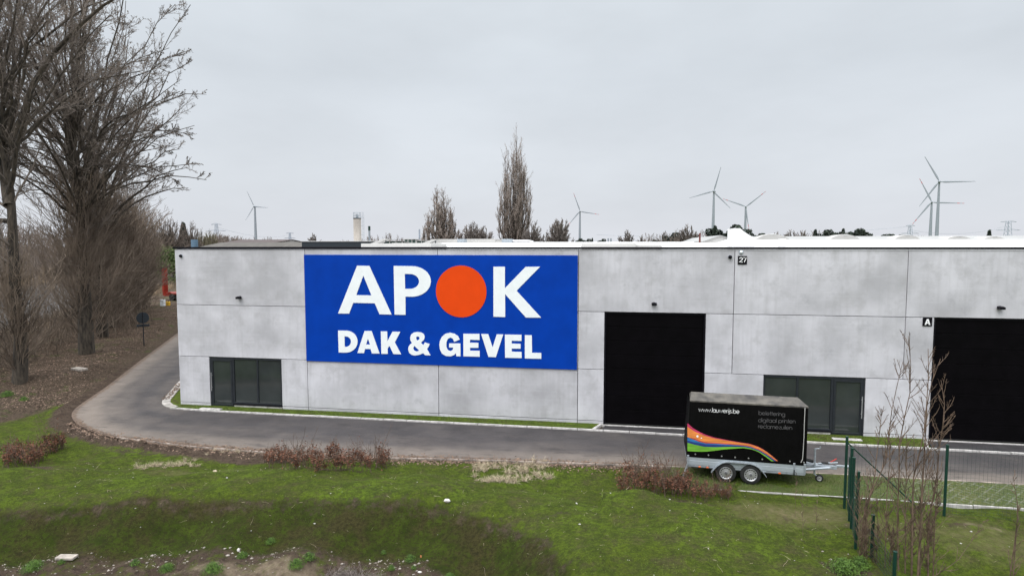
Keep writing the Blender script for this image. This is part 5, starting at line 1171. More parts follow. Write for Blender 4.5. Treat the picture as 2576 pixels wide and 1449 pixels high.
# slanted translucent roof vents
for u0, v0, u1, v1, lab in ((928, 614, 962, 601.5, 'slanted pale roof vent flap right of the silo'), (1058, 613, 1088, 602, 'slanted pale roof vent flap before the poplar clump')):
    xa, za = atY(u0, v0, 16); xb, zb_ = atY(u1, v1, 16); e = empty('roof_vent', (xa, 16, 6.9), lab, 'roof vent', 'slanted roof vents')
    b = MB(); w = .55; b.prism([(0, za-6.9), (w, za-6.9), (xb-xa+w*.6, zb_-6.9), (xb-xa, zb_-6.9)], 0, .9, 'y'); b.box(0, w, .05, .85, 0, za-6.9); b.build('flap', M['offwhite'], e)
    b = MB(); b.cyl((xb-xa+.1, .4, 0), (xb-xa+.1, .4, zb_-6.95), .04); b.build('stay', M['slate'], e)
# pale grey parapet halls behind (centre)
def parapet_hall(name, label, m, segs, Y, dep):
    e = empty(name, (atY(segs[0][0], 610, Y)[0], Y, 0), label, 'hall'); ox = e.location.x
    for i, (u0, u1, v) in enumerate(segs):
        x0, z1 = atY(u0, v, Y); x1, _ = atY(u1, v, Y); b = MB(); b.box(x0-ox, x1-ox, .01*i, dep, 0, z1, .02); b.build('wall', M[m], e)
    return e
parapet_hall('white_hall', 'white parapeted hall just beyond the warehouse roof in the middle', 'offwhite', [(1086, 1151, 602), (1169, 1246, 601.5), (1246, 1330, 607)], 42, 12)
parapet_hall('white_hall', 'long low white hall beyond the warehouse roof right of the round tree', 'whiteroof', [(1330, 1850, 609)], 46, 12)
# grey ventilation boxes and elbow duct
def vent_box(u0, u1, vt, Y, lab, duct=False):
    x0, z1 = atY(u0, vt, Y); x1, _ = atY(u1, vt, Y); e = empty('ventilation_unit', (x0, Y, 6.9), lab, 'ventilation unit', 'ventilation units on the roof')
    b = MB(); b.box(0, x1-x0, 0, 1.2, 0, z1-6.9, .03); b.build('housing', M['steel'], e)
    b = MB(); b.box(.08, x1-x0-.08, .1, 1.1, z1-6.9, z1-6.9+.05); b.build('lid', M['slate'], e)
    if duct:
        b = MB(); w = x1-x0; b.path([(w, .6, z1-7.15), (w+1.6, .6, z1-7.15), (w+2.0, .6, z1-7.25), (w+2.2, .6, z1-7.6), (w+2.2, .6, 0)], .2, 12); b.build('duct', M['steelbright'], e, True)
vent_box(1150, 1168, 602, 34, 'grey ventilation box on the roof below the rounded dark bare tree')
vent_box(1262, 1288, 602, 34, 'grey ventilation unit with a silver elbow duct below the tallest poplar', True)
for u in (1530, 1537): cylf(u-2, u+2, 600, 100, 'steel', 'roof_cowl', 'small grey roof cowl, %s of the pair right of the dark pine strip' % ('left one' if u == 1530 else 'right one'), 'roof cowl', zlow=5)
# white gable hall and long grey hall with arched rooflights
e = empty('gable_hall', (0, 0, 0), 'white gabled hall left of the white fire wall', 'hall')
Pg = lambda u, v: atY(u, v, 40)
b = MB(); b.prism([(Pg(1771, 606)[0], 0), Pg(1771, 607), Pg(1812, 593), Pg(1856, 607), (Pg(1856, 606)[0], 0)], 40, 60, 'y'); b.build('walls', M['offwhite'], e)
b = MB(); b.prism([Pg(1767, 607.5), Pg(1812, 592), Pg(1860, 607.5), Pg(1860, 609), Pg(1812, 593.7), Pg(1767, 609)], 39.8, 60.2, 'y'); b.build('roof', M['greyroof'], e)
x0, zt_ = atY(1850, 596, 75); x1 = atY(2576, 597, 75)[0]+25
e = empty('grey_hall', (x0, 50, 0), 'long hall with a pale grey roof and arched rooflights along the right skyline', 'hall')
b = MB(); b.prism([(0, 0), (50, 0), (50, zt_-1.2), (25, zt_-.1), (0, 7.1)], 0, x1-x0, 'x'); b.build('walls', M['offwhite'], e)
b = MB(); b.prism([(-.2, 7.05), (25, zt_-.05), (50.2, zt_-1.2), (50.2, zt_-1.1), (25, zt_+.06), (-.2, 7.16)], -.2, x1-x0+.2, 'x'); b.build('roof', M['greyroof'], e)
for u0, u1, vt in ((1904, 1985, 589), (2090, 2163, 590), (2252, 2315, 591.5), (2383, 2443, 594), (2475, 2529, 595)):
    Y = 66; xa, zt2 = atY(u0, vt, Y); xb, _ = atY(u1, vt, Y); w = xb-xa; zb2 = atY(u0, 601.5, Y)[1]; hgt_ = zt2-zb2; rl = MB(); n = 12
    pr = [(w*i/n, hgt_*math.sin(math.pi*(i/n))**.75 if 0 < i < n else 0) for i in range(n+1)]
    rl.prism([(xa-x0+a, zb2-.3+c_+.3) for a, c_ in pr]+[(xb-x0, zb2-.6), (xa-x0, zb2-.6)], 16, 19); o = rl.build('rooflight', M['offwhite'], e)
    c2 = MB(); c2.box(xa-x0+w*.42, xa-x0+w*.60, 15.95, 17.5, zb2+hgt_*.86, zb2+hgt_*1.03); c2.build('vent_flap', M['whiteroof'], o)

# ------------------------------------------------------------------ wind turbines
TB = [(641, 520, -38, 215, 42.7, 0, 'leftmost wind turbine, with plain blades, above the brown hall'), (1459, 532, 0, 220, 48.4, 1, 'wind turbine with red-banded blades right of the round bare tree'), (1796, 482, -12, 16, 61.6, 0, 'plain-bladed wind turbine, the larger of the overlapping pair left of the fire wall'),
      (1876, 520.5, 0, 51, 58.4, 1, 'red-banded wind turbine behind the white fire wall'), (2363, 458, 0, 213, 73.0, 0, 'tallest plain-bladed wind turbine at the right with a red tower band'), (2344, 509, 0, 215, 66.3, 1, 'smaller red-banded wind turbine standing behind the tallest turbine')]
def turbine(u, v, psi, ph, Lpx, banded, label):
    Ft = FPX*93/(620-v); x, y, z = atF(u, v, Ft); k = Ft/FPX; Lb = Lpx*k
    e = empty('wind_turbine', (x, y, 0), label, 'wind turbine', 'wind turbines on the horizon')
    r0, r1 = 2.6*k*(1.0 if Lpx < 60 else 1.15)/1.0, 1.3*k
    r0, r1 = min(r0*1.6, 3.6), min(r1*1.6, 2.0)
    zb_ = z*.17
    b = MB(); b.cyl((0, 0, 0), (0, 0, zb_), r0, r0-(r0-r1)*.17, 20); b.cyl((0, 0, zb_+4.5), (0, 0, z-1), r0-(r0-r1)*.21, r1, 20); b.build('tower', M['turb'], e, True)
    b = MB(); b.cyl((0, 0, zb_), (0, 0, zb_+4.5), r0-(r0-r1)*.17+.02, r0-(r0-r1)*.21+.02, 20); b.build('tower_band', M['turbred'], e, True)
    vd = Vector((x-CX, y+CD, 0)).normalized(); rt = Vector((vd.y, -vd.x, 0)); ps = R(psi)
    ax = (rt*math.cos(ps)+vd*math.sin(ps)).normalized(); nrm = ax.cross(Vector((0, 0, 1))).normalized()
    if nrm.dot(vd) > 0: nrm = -nrm      # towards the viewer
    b = MB(); c = Vector((0, 0, z)); b.cyl(c+nrm*2.2, c-nrm*7, 1.9, 1.5, 14); b.build('nacelle', M['turb'], e, True)
    b = MB(); b.lathe(c+nrm*2.2, nrm, [(0, 1.9), (1.2, 1.8), (2.4, 1.1), (2.9, .01)], 14); hub = b.build('hub', M['turb'], e, True)
    hc = c+nrm*3.2
    for j in range(3):
        a = R(ph+120*j); d = ax*math.sin(a)+Vector((0, 0, 1))*math.cos(a); side = d.cross(nrm).normalized()
        prof = [(0, 1.3, 1.2), (.05, 1.4, 1.1), (.17, 3.0, .8), (.35, 2.5, .6), (.6, 1.9, .4), (.8, 1.3, .3), (.97, .8, .2), (1, .2, .1)]
        segs = [(0, .78, 0), (.78, .86, 1), (.86, .93, 0), (.93, 1, 1)] if banded else [(0, 1, 0)]
        b = MB(); P_ = [p for p in prof]
        def pi_(t):
            return tuple(np.interp(t, [p[0] for p in P_], [p[i] for p in P_]) for i in (1, 2))
        for s0, s1, mi in segs:
            ts = sorted(set([s0, s1]+[p[0] for p in prof if s0 < p[0] < s1])); vs = []
            for t in ts:
                w_, th = pi_(t); w_ *= Lb/48; th *= Lb/48; cc = hc+d*(t*Lb)-nrm*.0+nrm*(2.0*t*t)
                vs += [cc-side*w_*.35, cc+nrm*th*.5, cc+side*w_*.65, cc-nrm*th*.5]
            fs = [(4*i+q, 4*i+(q+1) % 4, 4*i+4+(q+1) % 4, 4*i+4+q) for i in range(len(ts)-1) for q in range(4)]+[(0, 3, 2, 1), tuple(4*(len(ts)-1)+q for q in range(4))]
            b.cm = mi; b.add(vs, fs)
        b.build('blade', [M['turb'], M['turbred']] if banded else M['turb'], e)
for a in TB: turbine(*a)

# ------------------------------------------------------------------ pylons and cables
def pylon(u, vt, F, label, arms, w0=5.5, w1=1.6):
    x, y, z = atF(u, vt, F); e = empty('pylon', (x, y, 0), label, 'pylon', 'electricity pylons on the horizon'); e.rotation_euler = (0, 0, YAW); b = MB(); r = .16*F/500
    n = 8
    def w(zz): t = zz/z; return (w0*(1-t)**1.0+w1*t)
    for sx in (-1, 1):
        for sy in (-1, 1):
            b.path([(sx*w(z*i/n)/2, sy*w(z*i/n)/2, z*i/n) for i in range(n+1)], r, 4)
        for i in range(n):
            za, zb_ = z*i/n, z*(i+1)/n; b.cyl((-w(za)/2, sx*w(za)/2, za), (w(zb_)/2, sx*w(zb_)/2, zb_), r*.7, n=4); b.cyl((w(za)/2, sx*w(za)/2, za), (-w(zb_)/2, sx*w(zb_)/2, zb_), r*.7, n=4)
    b.build('lattice', M['pylon'], e)
    for t, hw in arms:
        b = MB(); zz = z*t; b.path([(-hw, 0, zz), (-w(zz)/2, -w(zz)/2, zz+1.2), (w(zz)/2, -w(zz)/2, zz+1.2), (hw, 0, zz)], r, 4); b.path([(-hw, 0, zz), (hw, 0, zz)], r, 4); b.build('cross_arm', M['pylon'], e)
    return (x, y, z)
q1 = pylon(2290, 567, 520, 'small lattice pylon left of the two right-hand turbines', [(.98, 4), (.72, 8)])
q2 = pylon(2537, 557, 620, 'large lattice pylon near the right edge', [(.98, 8.5), (.72, 13), (.42, 14)], 7, 3)
q3 = pylon(544, 563, 560, 'lattice pylon left of the leftmost turbine', [(.97, 5), (.76, 9), (.52, 8)])
q4 = pylon(729, 586, 900, 'distant lattice pylon right of the leftmost turbine', [(.97, 6), (.7, 9)])
def cable(p, q, off, label, sag=8, r=.10):
    p, q = Vector(p), Vector(q); pts = []
    for i in range(25): t = i/24; c = p.lerp(q, t); c.z += off-4*sag*t*(1-t); pts.append(c[:])
    V, F = tubes(np.array([pts]), np.full((1, 25), r), 4); tag(link('power_cable', mesh_np('power_cable', V, F), M['pylon']), label, 'cable', 'overhead power cables')
for off, w_ in ((-14, 'lower'), (-4, 'upper')): cable(q1, q2, off, w_+' thin overhead cable strung between the two right-hand pylons', 6)
for off, w_ in ((-12, 'lower'), (-3, 'upper')): cable(q3, q4, off, w_+' thin overhead cable strung between the two left-hand pylons', 6)
ql = atF(1500, 588, 560)
for off, w_ in ((-8, 'lower'), (-1, 'upper')): cable(q1, ql, off, w_+' thin overhead cable running left from the small right-hand pylon', 5)

# ------------------------------------------------------------------ shrubs with withered leaves
def beech_mesh(seed, h, nst, rad, nl, leaf=.045):
    rng = np.random.default_rng(seed); a = rng.uniform(0, 6.28, nst); r = rad*np.sqrt(rng.uniform(0, 1, nst))*.6
    st = np.stack([r*np.cos(a), r*np.sin(a), np.full(nst, -.03)], 1); d = rng.normal(0, .28, (nst, 3)); d[:, 2] = 1
    P, Rr = grow(rng, st, d, h*rng.uniform(.65, 1.3, nst), .007, .003, 6, .05, .14); c, rc = children(rng, P, Rr, 7, .15, .95, (.5, 1.1), .30, .6, .0025, 4, .1, .2)
    V, F = join([tubes(P, Rr, 3), tubes(c, rc, 3)]); m1 = mesh_np('stems', V, F)
    allp = c.reshape(-1, 3); allp = allp[allp[:, 2] < h*.72+.05]; i = rng.integers(0, len(allp), nl); C = allp[i]+rng.normal(0, .03, (nl, 3)); C[:, 2] = np.abs(C[:, 2])+.02
    V, F = quads(C, rng.normal(size=C.shape), rng.uniform(.5, 1.2, nl)*leaf, rng, .55); return m1, mesh_np('leaves', V, F)
BE = [beech_mesh(1, .50, 5, .2, 130, .030), beech_mesh(2, .42, 4, .18, 100, .030), beech_mesh(3, .62, 5, .2, 130, .030), beech_mesh(4, .95, 5, .2, 22, .026)]
def put_beech(u, v, k, s, rz, label, group):
    x, y = at(u, v, .2); z = float(height(x, y)); x, y = at(u, v, z); z = float(height(x, y))
    s *= (.62 if u > 1740 else 1); root = empty('beech_shrub', (x, y, z), label, 'shrub', group, rz); root.scale = (s, s, s)
    for nm, me, mt in zip(('stems', 'leaves'), BE[k], ('stem', 'beech')):
        o = bpy.data.objects.new(nm, me); COL.objects.link(o); o.parent = root
        if not me.materials: me.materials.append(M[mt])
rr = random.Random(8)
def nth(i, n):
    if i == 0: return 'leftmost'
    if i == n-1: return 'rightmost'
    k = i+1 if i < n/2 else n-i; side = 'left' if i < n/2 else 'right'
    return '%d%s from the %s' % (k, 'th' if 10 < k % 100 < 14 else {1: 'st', 2: 'nd', 3: 'rd'}.get(k % 10, 'th'), side)
def patch(poly_u, vb, n, label, group, smin=.8, smax=1.15):
    for i in range(n):
        t = (i+rr.uniform(.1, .9))/n; u = poly_u[0]+(poly_u[1]-poly_u[0])*t; v0, v1 = np.interp(t, [0, .5, 1], vb[0]), np.interp(t, [0, .5, 1], vb[1]); v = rr.uniform(v0, v1)
        put_beech(u, v, rr.choice([0, 0, 1, 2, 2, 3]), rr.uniform(smin, smax), rr.uniform(0, 6.28), label % nth(i, n), group)
patch((12, 165), ([1150, 1140, 1130], [1180, 1175, 1150]), 26, 'withered red-brown beech shrub, %s in the clump at the left edge', 'beech shrubs of the left clump', 1.1, 1.4)
patch((668, 980), ([1150, 1150, 1160], [1182, 1190, 1188]), 40, 'withered red-brown beech shrub, %s in the middle row beside the road', 'beech shrubs of the middle row', .95, 1.35)
patch((1560, 1840), ([1192, 1212, 1247], [1238, 1255, 1270]), 62, 'withered red-brown beech shrub, %s in the clump by the trailer tail', 'beech shrubs of the clump by the trailer', .95, 1.35)
# ------------------------------------------------------------------ dead grass tufts
def tuft_mesh(seed, n, h):
    rng = np.random.default_rng(seed); st = rng.normal(0, .035, (n, 3)); st[:, 2] = 0; d = rng.normal(0, .5, (n, 3)); d[:, 2] = 1
    P, _ = grow(rng, st, d, rng.uniform(.5, 1.1, n)*h, .01, .01, 5, -.22, .15); a = rng.uniform(0, 6.28, n); sd = np.stack([np.cos(a), np.sin(a), np.zeros(n)], 1)[:, None]*.008*np.linspace(1, .2, 5)[None, :, None]
    V = np.stack([P-sd, P+sd], 2).reshape(-1, 3); V[:, 2] = np.abs(V[:, 2]); i = np.arange(n)[:, None]*10; k = np.arange(4)[None]*2; return mesh_np('tuft', V, np.stack([i+k, i+k+1, i+k+3, i+k+2], -1).reshape(-1, 4))
TF = [tuft_mesh(1, 50, .36), tuft_mesh(2, 36, .28), tuft_mesh(3, 60, .42)]
def put_tuft(u, v, label, group, s=1):
    x, y = at(u, v, .2); z = float(height(x, y)); x, y = at(u, v, z); me = TF[rr.randrange(3)]
    o = bpy.data.objects.new('grass_tuft', me); COL.objects.link(o); o.location = (x, y, float(height(x, y))); o.rotation_euler = (0, 0, rr.uniform(0, 6.28)); o.scale = (s*1.1, s*1.1, s)
    if not me.materials: me.materials.append(M['drygrass'])
    tag(o, label, 'grass tuft', group)
for i in range(54):
    t = (i+rr.random())/54; u = 1190+195*t; v = rr.uniform(1176-20*t, 1208+8*t)
    put_tuft(u, v, 'dead pale grass tuft, %s in the big patch on the middle lawn' % nth(i, 54), 'pale grass tufts in the middle of the lawn', rr.uniform(.45, .8))
for i in range(22):
    u = 345+155*(i+rr.random())/22; v = 1178-(u-345)*.07+rr.uniform(-12, 6)
    put_tuft(u, v, 'small dead pale grass tuft, %s in the faint left lawn patch' % nth(i, 22), 'pale grass tufts on the left lawn', rr.uniform(.4, .7))
for i, (u, v) in enumerate(((520, 1146), (540, 1140), (560, 1148), (575, 1138), (598, 1146))): put_tuft(u, v, 'faded grass tuft, %s on the muddy verge' % nth(i, 5), 'faded tufts on the muddy verge', .55)

# ------------------------------------------------------------------ weeds
def weed_mesh(seed, n, rad, h, sz):
    rng = np.random.default_rng(seed); a = rng.uniform(0, 6.28, n); el = rng.uniform(.1, 1.4, n); r = rad*np.cos(el)*rng.uniform(.3, 1, n); C = np.stack([r*np.cos(a), r*np.sin(a), .02+h*np.sin(el)*rng.uniform(.3, 1, n)], 1)
    nr = C/[rad, rad, h]+rng.normal(0, .5, C.shape); V, F = quads(C, nr, rng.uniform(.5, 1.3, n)*sz, rng, .45); return mesh_np('weed', V, F)
WD = [weed_mesh(1, 1500, .26, .22, .017), weed_mesh(2, 700, .18, .18, .016), weed_mesh(3, 2200, .36, .26, .018)]
for u, v, k, s, lab in ((85, 1442, 2, .8, 'leafy green weed at the bottom left corner'), (155, 1425, 1, .6, 'low green weed near the flat concrete piece'), (610, 1400, 0, .62, 'compact green weed cushion on the soil at bottom centre left'), (681, 1373, 0, .6, 'dark green weed at the foot of the mossy slope'), (535, 1438, 2, .8, 'broad green weed at the bottom edge left of the pair'), (745, 1432, 0, .85, 'green weed, left one of the close pair at the bottom'), (778, 1416, 1, 1.1, 'green weed, right one of the close pair at the bottom'), (420, 1430, 2, .6, 'ragged green weed at the bottom left of the sandy patch'), (340, 1425, 1, .8, 'small green weed among rubble at the bottom'), (965, 1378+20, 1, .5, 'tiny green weed right of the sandy gully'), (1032, 1417, 1, .9, 'green plant beside the orange scrap at the foot of the slope'), (1041, 1433, 1, .5, 'tiny green plant just below the one beside the orange scrap'), (2125, 1440, 2, 1.2, 'dark green bushy plant beside the corner fence at bottom right'), (2165, 1425, 0, 1.1, 'dark green plant against the short fence post'), (985, 1440, 1, .7, 'small green weed at the bottom edge left of the dark soil'), (1131, 1447, 0, .6, 'green weed at the bottom edge right of the dark soil'), (60, 1010, 0, .9, 'green weed at the foot of the nearest poplar'), (18, 1000, 2, 1.0, 'green weed patch at the left edge by the nearest poplar')):
    x, y = at(u, v, -.3 if v > 1300 else 0.2); z = float(height(x, y)); x, y = at(u, v, z); me = WD[k]; o = bpy.data.objects.new('weed', me); COL.objects.link(o); o.location = (x, y, float(height(x, y))-.01); o.rotation_euler = (0, 0, u); o.scale = (s, s, s)
    if not me.materials: me.materials.append(M['weed'])
    tag(o, lab, 'weed', 'green weeds')

# heap of dead stalks at the bottom
def stalk_heap(u, v, n, rad, h, label):
    rng = np.random.default_rng(int(u)); x, y = at(u, v, -.45); z = float(height(x, y)); e = empty('stalk_heap', (x, y, z), label, 'dead stalks')
    a = rng.uniform(0, 6.28, n); r = rad*np.sqrt(rng.uniform(0, 1, n)); st = np.stack([r*np.cos(a)*1.5, r*np.sin(a)*.7, rng.uniform(0, h, n)*(1-r/rad)], 1); d = rng.normal(0, 1, (n, 3)); d[:, 2] = rng.uniform(-.2, .7, n)
    P, Rr = grow(rng, st, d, rng.uniform(.15, .5, n), .006, .002, 5, -.1, .2); P[..., 2] = np.abs(P[..., 2]); V, F = tubes(P, Rr, 3); link('stalks', mesh_np('stalks', V, F), M['deadstalk'], e)
stalk_heap(865, 1438, 420, .40, .22, 'grey heap of dead stalks at the bottom left of the green weed pair')
stalk_heap(905, 1446, 260, .30, .15, 'smaller grey heap of dead stalks at the bottom edge near the weed pair')
# ------------------------------------------------------------------ grass blades, leaf litter, rubble
rng = np.random.default_rng(21)
def scatter(n, x0, x1, y0, y1):
    return np.stack([rng.uniform(x0, x1, n), rng.uniform(y0, y1, n)], 1)
q = scatter(150000, 0, 32, -13.5, -4.7); s_, o_, t_ = polysd(q[:, 0], q[:, 1], CREST), polysd(q[:, 0], q[:, 1], ROUT), polysd(q[:, 0], q[:, 1], EDGE)
pr = np.where(s_ > 1.6, .10, np.where(s_ > -.1, .6, 1.0))*sstep(.3, .9, o_)*(.35+.65*sstep(-.4, .5, np.sin(q[:, 0]*1.9+np.sin(q[:, 1]*2.3))+np.sin(q[:, 1]*3.1+q[:, 0]*.7)))
pr = np.where((q[:, 1] > -6.0) & (q[:, 0] > 21.5), pr*.6, pr)
q = q[rng.random(len(q)) < pr]
blades(rng, len(q), q, rng.uniform(.02, .055, len(q)), .006, .6, mat('grass blades', (.08, .125, .010), .8, .35, 1.2, col2=(.15, .22, .025)), 'grass', 'short green grass covering the lawn and low bank', 'grass')
q = np.concatenate([scatter(9000, 0, 18.6, -.72, -.03), scatter(2600, 24.3, 30.5, -.95, -.03)])
q3 = scatter(16000, 21.3, 33.5, -5.9, -4.25); q3 = q3[rng.random(len(q3)) < np.where(q3[:, 0] > 28, .35, 1)]
n0 = len(q); q = np.concatenate([q, q3]); n = len(q); st = np.concatenate([q, np.full((n, 1), .03)], 1); st[n0:, 2] = 0; d = rng.normal(0, .5, (n, 3)); d[:, 2] = 1
tall = np.where(rng.random(n) < .06, 2.2, 1.0)
P, _ = grow(rng, st, d, rng.uniform(.02, .06, n)*tall, .01, .01, 3, -.05, .12); a = rng.uniform(0, 6.28, n); sd = np.stack([np.cos(a), np.sin(a), np.zeros(n)], 1)[:, None]*.006*np.linspace(1, .2, 3)[None, :, None]
V = np.stack([P-sd, P+sd], 2).reshape(-1, 3); i = np.arange(n)[:, None]*6; k = np.arange(2)[None]*2
tag(link('verge_grass', mesh_np('verge_grass', V, np.stack([i+k, i+k+1, i+k+3, i+k+2], -1).reshape(-1, 4)), mat('verge grass blades', (.055, .10, .010), .8, .3, 1.2, col2=(.11, .18, .025))), 'short green grass along the wall foot and on the parking strip', 'grass', None, 'stuff')
# leaves on the left bank and kerb
s = rng.uniform(-3, 45, 30000); nn = np.abs(rng.normal(0, 4.2, 30000))+.1; q = c0[None]+RD[None]*s[:, None]+RN[None]*nn[:, None]; o_ = polysd(q[:, 0], q[:, 1], ROUT); q = q[o_ > -.25]
q2 = np.concatenate([np.stack([rng.uniform(-2.5, 21, 5000), np.zeros(5000)], 1), ]); _ro = [p for p in ROUT if p[0] > -4 and p[1] < -2]; ys = np.interp(q2[:, 0], [p[0] for p in _ro], [p[1] for p in _ro]); q2[:, 1] = ys+rng.normal(-.15, .22, 5000); q = np.concatenate([q, q2])
gz = np.maximum(height(q[:, 0], q[:, 1]), np.where(polysd(q[:, 0], q[:, 1], ROUT) < .05, .003, -9)); C = np.concatenate([q, gz[:, None]+.012], 1)
nr = rng.normal(0, .35, C.shape); nr[:, 2] = 1; V, F = quads(C, nr, rng.uniform(.02, .05, len(C)), rng); tag(link('leaf_litter', mesh_np('leaf_litter', V, F), M['leaf']), 'fallen brown leaves covering the left bank and road edge', 'leaves', None, 'stuff')
# gutter leaves by the corner
t = rng.uniform(0, 1, 260); q = np.array([-1.3, .55])[None]*(1-t[:, None])+np.array([-2.9, 3.9])[None]*t[:, None]+rng.normal(0, .10, (260, 2)); C = np.concatenate([q, np.full((260, 1), .06)], 1); nr = rng.normal(0, .3, C.shape); nr[:, 2] = 1
V, F = quads(C, nr, rng.uniform(.03, .06, 260), rng); tag(link('gutter_leaves', mesh_np('gutter_leaves', V, F), M['leaf']), 'brown leaves lying on the pale kerb round the wall corner', 'leaves', None, 'stuff')
def pebbles(C, S, name, m, label):
    n = len(C); base = np.array([[1, 0, 0], [0, 1, 0], [-1, 0, 0], [0, -1, 0], [0, 0, .7], [0, 0, -.5]], float)
    V = base[None]*rng.uniform(.5, 1.2, (n, 6, 1))*S[:, None, None]*np.stack([np.ones(n), rng.uniform(.5, 1, n), rng.uniform(.35, .7, n)], 1)[:, None]
    a = rng.uniform(0, 6.28, n); ca, sa = np.cos(a)[:, None], np.sin(a)[:, None]; V = np.stack([V[..., 0]*ca-V[..., 1]*sa, V[..., 0]*sa+V[..., 1]*ca, V[..., 2]], -1)+C[:, None]
    f = np.array([[0, 1, 4], [1, 2, 4], [2, 3, 4], [3, 0, 4], [1, 0, 5], [2, 1, 5], [3, 2, 5], [0, 3, 5]]); F = (np.arange(n)[:, None, None]*6+f[None]).reshape(-1, 3)
    me = mesh_np(name, V, F); return tag(link(name, me, m), label, 'rubble', None, 'stuff')
n = 1300; xx = rng.uniform(3, 19, n); cy = np.interp(xx, [p[0] for p in CREST], [p[1] for p in CREST]); off = rng.gamma(2.0, .28, n)+1.45; q = np.stack([xx, cy-off], 1); s_ = polysd(q[:, 0], q[:, 1], CREST); q = q[(s_ > 1.2) & (np.sin(q[:, 0]*2.3+1)+np.sin(q[:, 0]*5.1+q[:, 1]*4) > rng.normal(-.3, .8, len(q)))]
q = np.concatenate([q, at(2110, 1425, -.1)+rng.normal(0, .3, (40, 2))])
C = np.concatenate([q, height(q[:, 0], q[:, 1])[:, None]+.004], 1); S = rng.gamma(1.3, .013, len(C))+.006; pebbles(C, S, 'rubble', M['stone'], 'pale stone rubble strewn on the bare soil at the bottom')
q = scatter(130, 2, 30, -12.5, -6.4); q = q[polysd(q[:, 0], q[:, 1], CREST) < 1.6]; C = np.concatenate([q, height(q[:, 0], q[:, 1])[:, None]+.012], 1); pebbles(C, rng.gamma(2, .006, len(C))+.008, 'pebbles', M['whitestone'], 'white pebbles dotted over the lawn and slope')
# pale straw bits
n = 380; q = scatter(n, 2, 29, -12.6, -6.2); st = np.concatenate([q, height(q[:, 0], q[:, 1])[:, None]+.02], 1); d = rng.normal(0, 1, (n, 3)); d[:, 2] = np.abs(d[:, 2])*.25
P, Rr = grow(rng, st, d, rng.gamma(1.5, .05, n)+.04, .0035, .0015, 5, .0, .3); V, F = tubes(P, Rr, 3); tag(link('dry_straw', mesh_np('dry_straw', V, F), M['drygrass']), 'thin pale dead stalks scattered over the lawn', 'straw', None, 'stuff')
# individual stones
def stone(u, v, s, m, label, flat_=False, z=.3, asp=(1, .7, .5)):
    x, y = at(u, v, z); zz = float(height(x, y)); x, y = at(u, v, zz); rg = random.Random(u); b = MB()
    if flat_: b.box(-s, s, -s*.45, s*.45, 0, s*.28, s*.04)
    else:
        vs = []; nlat, nlon = 5, 9
        for i in range(nlat+1):
            for j in range(nlon):
                th, ph = math.pi*i/nlat, 2*math.pi*j/nlon; r = s*rg.uniform(.8, 1.1); vs.append((r*asp[0]*math.sin(th)*math.cos(ph), r*asp[1]*math.sin(th)*math.sin(ph), r*asp[2]*math.cos(th)+s*.25))
        fs = [(i*nlon+j, i*nlon+(j+1) % nlon, (i+1)*nlon+(j+1) % nlon, (i+1)*nlon+j) for i in range(nlat) for j in range(nlon)]; b.add(vs, fs)
    o = b.build('stone', M[m]); o.location = (x, y, float(height(x, y))); o.rotation_euler = (0, 0, rg.uniform(-.3, .3)); tag(o, label, 'stone', 'loose stones')
stone(1125, 1253, .10, 'whitestone', 'white angular stone on the crest of the bank in the middle')
stone(541, 1184, .075, 'yellow' if 0 else 'drygrass', 'pale yellowish stone on the left lawn')
stone(168, 1408, .22, 'stone', 'flat pale concrete piece on the soil at the bottom left', True, -.3)
stone(600, 1388, .06, 'whitestone', 'white upright stone on the soil at the foot of the slope', z=-.3, asp=(.7, .6, 1))
stone(200, 930, .45, 'stone', 'long pale plank lying on the leaf-covered bank at the left', True, .3)
stone(1059, 1403, .045, 'leafscrap', 'orange leaf-like scrap at the foot of the slope', z=-.3, asp=(.6, .3, 1))
stone(1056, 1440, .05, 'whitestone', 'small white stone on the dark soil at the bottom', z=-.4)
stone(571, 1205-2, .03, 'whitestone', 'tiny white stone on the lawn left of centre')
# ------------------------------------------------------------------ bare saplings at the right
def sapling(stems, Y, label, seed, br=9, r=.022, group='bare saplings at the right'):
    rng = np.random.default_rng(seed); pts0 = atY(stems[0][-1][0], stems[0][-1][1], Y); zb_ = float(height(pts0[0], Y)); e = empty('bare_sapling', (pts0[0], Y, zb_), label, 'sapling', group); parts = []; K = 10; LL = []
    for st in stems:
        p = np.array([[atY(u, v, Y)[0]-pts0[0], rng.normal(0, .05), atY(u, v, Y)[1]-zb_] for u, v in st][::-1]); p[0, 2] = min(p[0, 2], -.02)
        l = np.concatenate([[0], np.cumsum(np.linalg.norm(np.diff(p, axis=0), axis=1))]); t = np.linspace(0, l[-1], K); LL.append(np.stack([np.interp(t, l, p[:, i]) for i in range(3)], 1))
    P = np.array(LL); Rr = np.broadcast_to(np.linspace(r*.8, r*.22, K), P.shape[:2]); V, F = tubes(P, Rr, 6); link('stem', mesh_np('stem', V, F, True), M['sapstem'], e)
    a, ra = children(rng, P, Rr, int(br*1.4), .12, .99, (.45, .8), .15, .55, .0072, 5, .12, .08); c, rc = children(rng, a, ra, 4, .3, 1, (.5, .8), .35, .7, .0042, 4, .12, .06)
    V, F = join([tubes(a, ra, 4), tubes(c, rc, 3)]); link('twigs', mesh_np('twigs', V, F), M['sapstem'], e)
Cz = lambda L: [(2039.8+a*.4252, 832.6+b_*.4252) for a, b_ in L]
sapling([Cz([(578, 30), (595, 150), (595, 260), (575, 420), (545, 560), (525, 650), (520, 900), (515, 1050), (520, 1480)])], -9.9, 'tallest bare sapling with a straight forked top against the concrete wall', 1, 26)
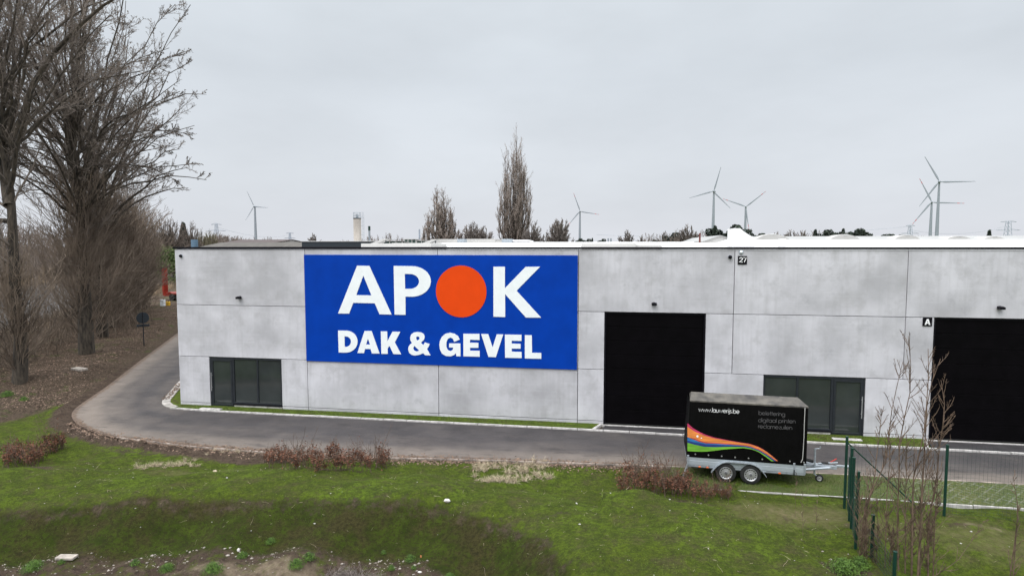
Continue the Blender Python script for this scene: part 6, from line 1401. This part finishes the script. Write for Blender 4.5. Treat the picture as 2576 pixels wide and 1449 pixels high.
sapling([Cz([(695, 105), (693, 330), (675, 480), (655, 640), (625, 800), (610, 950), (600, 1100), (600, 1480)]), Cz([(770, 165), (735, 270), (700, 335), (678, 470)])], -10.0, 'bare sapling with a steep fork in front of the edge of the black door', 2, 22, .026)
sapling([Cz([(785, 295), (780, 480), (765, 640), (745, 850), (715, 1000), (690, 1150), (680, 1480)])], -9.8, 'bare sapling with a bushy tip in front of the black right-hand door', 3, 34, .024)
sapling([Cz([(540, 180), (500, 360), (480, 520), (460, 700), (420, 840), (370, 920), (320, 1000), (300, 1250), (290, 1480)]), Cz([(420, 460), (410, 620), (400, 700), (385, 850), (330, 1050), (310, 1300)])], -9.6, 'leaning two-stemmed bare sapling next to the corner fence posts', 4, 22, .022)
sapling([Cz([(1190, 860), (1215, 1050), (1210, 1200), (1175, 1480)]), Cz([(1230, 1010), (1222, 1120), (1200, 1300)])], -10.0, 'bare sapling at the right edge of the lawn', 5, 10, .018)
sapling([Cz([(1035, 1125), (985, 1220), (850, 1340), (690, 1430)])], -10.0, 'thin slanting bare shoot between the sapling clump and the right edge', 6, 8, .010)
sapling([Cz([(430, 1050), (470, 1200), (500, 1300), (520, 1400)]), Cz([(650, 1000), (560, 1150), (480, 1200), (470, 1440)]), Cz([(760, 980), (700, 1200), (640, 1440)])], -9.7, 'low tangle of bare shoots around the feet of the tall saplings', 7, 42, .015)
sapling([Cz([(330, 900), (350, 1000), (320, 1100), (330, 1440)]), Cz([(260, 830), (290, 1000), (280, 1200), (300, 1450)])], -9.7, 'short twiggy shoots hugging the corner fence posts', 8, 40, .015)
sapling([Cz([(455, 560), (470, 760), (450, 950), (440, 1480)]), Cz([(560, 620), (575, 800), (560, 1000), (550, 1480)])], -9.85, 'pair of slender bare saplings left of the tallest one', 41, 26, .018)
sapling([Cz([(700, 640), (690, 800), (660, 1000), (650, 1480)]), Cz([(730, 760), (740, 900), (735, 1100), (720, 1480)])], -9.9, 'pair of slender bare saplings right of the tallest one', 42, 26, .018)
sapling([Cz([(390, 1000), (400, 1150), (380, 1480)]), Cz([(600, 1050), (585, 1200), (600, 1480)]), Cz([(690, 1150), (700, 1300), (680, 1480)])], -9.6, 'low brushy shoots nearest the bottom edge by the short fence', 43, 40, .015)
# thin weed stalks right of the middle
for k, (u, v, vt, lab) in enumerate(((2020, 1330, 1235, 'thin brown stalk on the lawn left of the corner fence'), (2055, 1318, 1240, 'thin brown stalk nearest left of the corner fence'), (2002, 1290, 1190, 'thin dry stalk standing below the trailer drawbar'), (1834, 1262, 1170, 'thin dry stalk in front of the trailer wheels'))):
    x, y = at(u, v, .1); sapling([[(u+3, vt), (u, (v+vt)/2), (u-1, v)]], y, lab, 30+k, 5, .006, 'thin dry stalks')
print('objects', len(bpy.data.objects), 'tris', sum(len(o.data.polygons) for o in bpy.data.objects if o.type == 'MESH'))
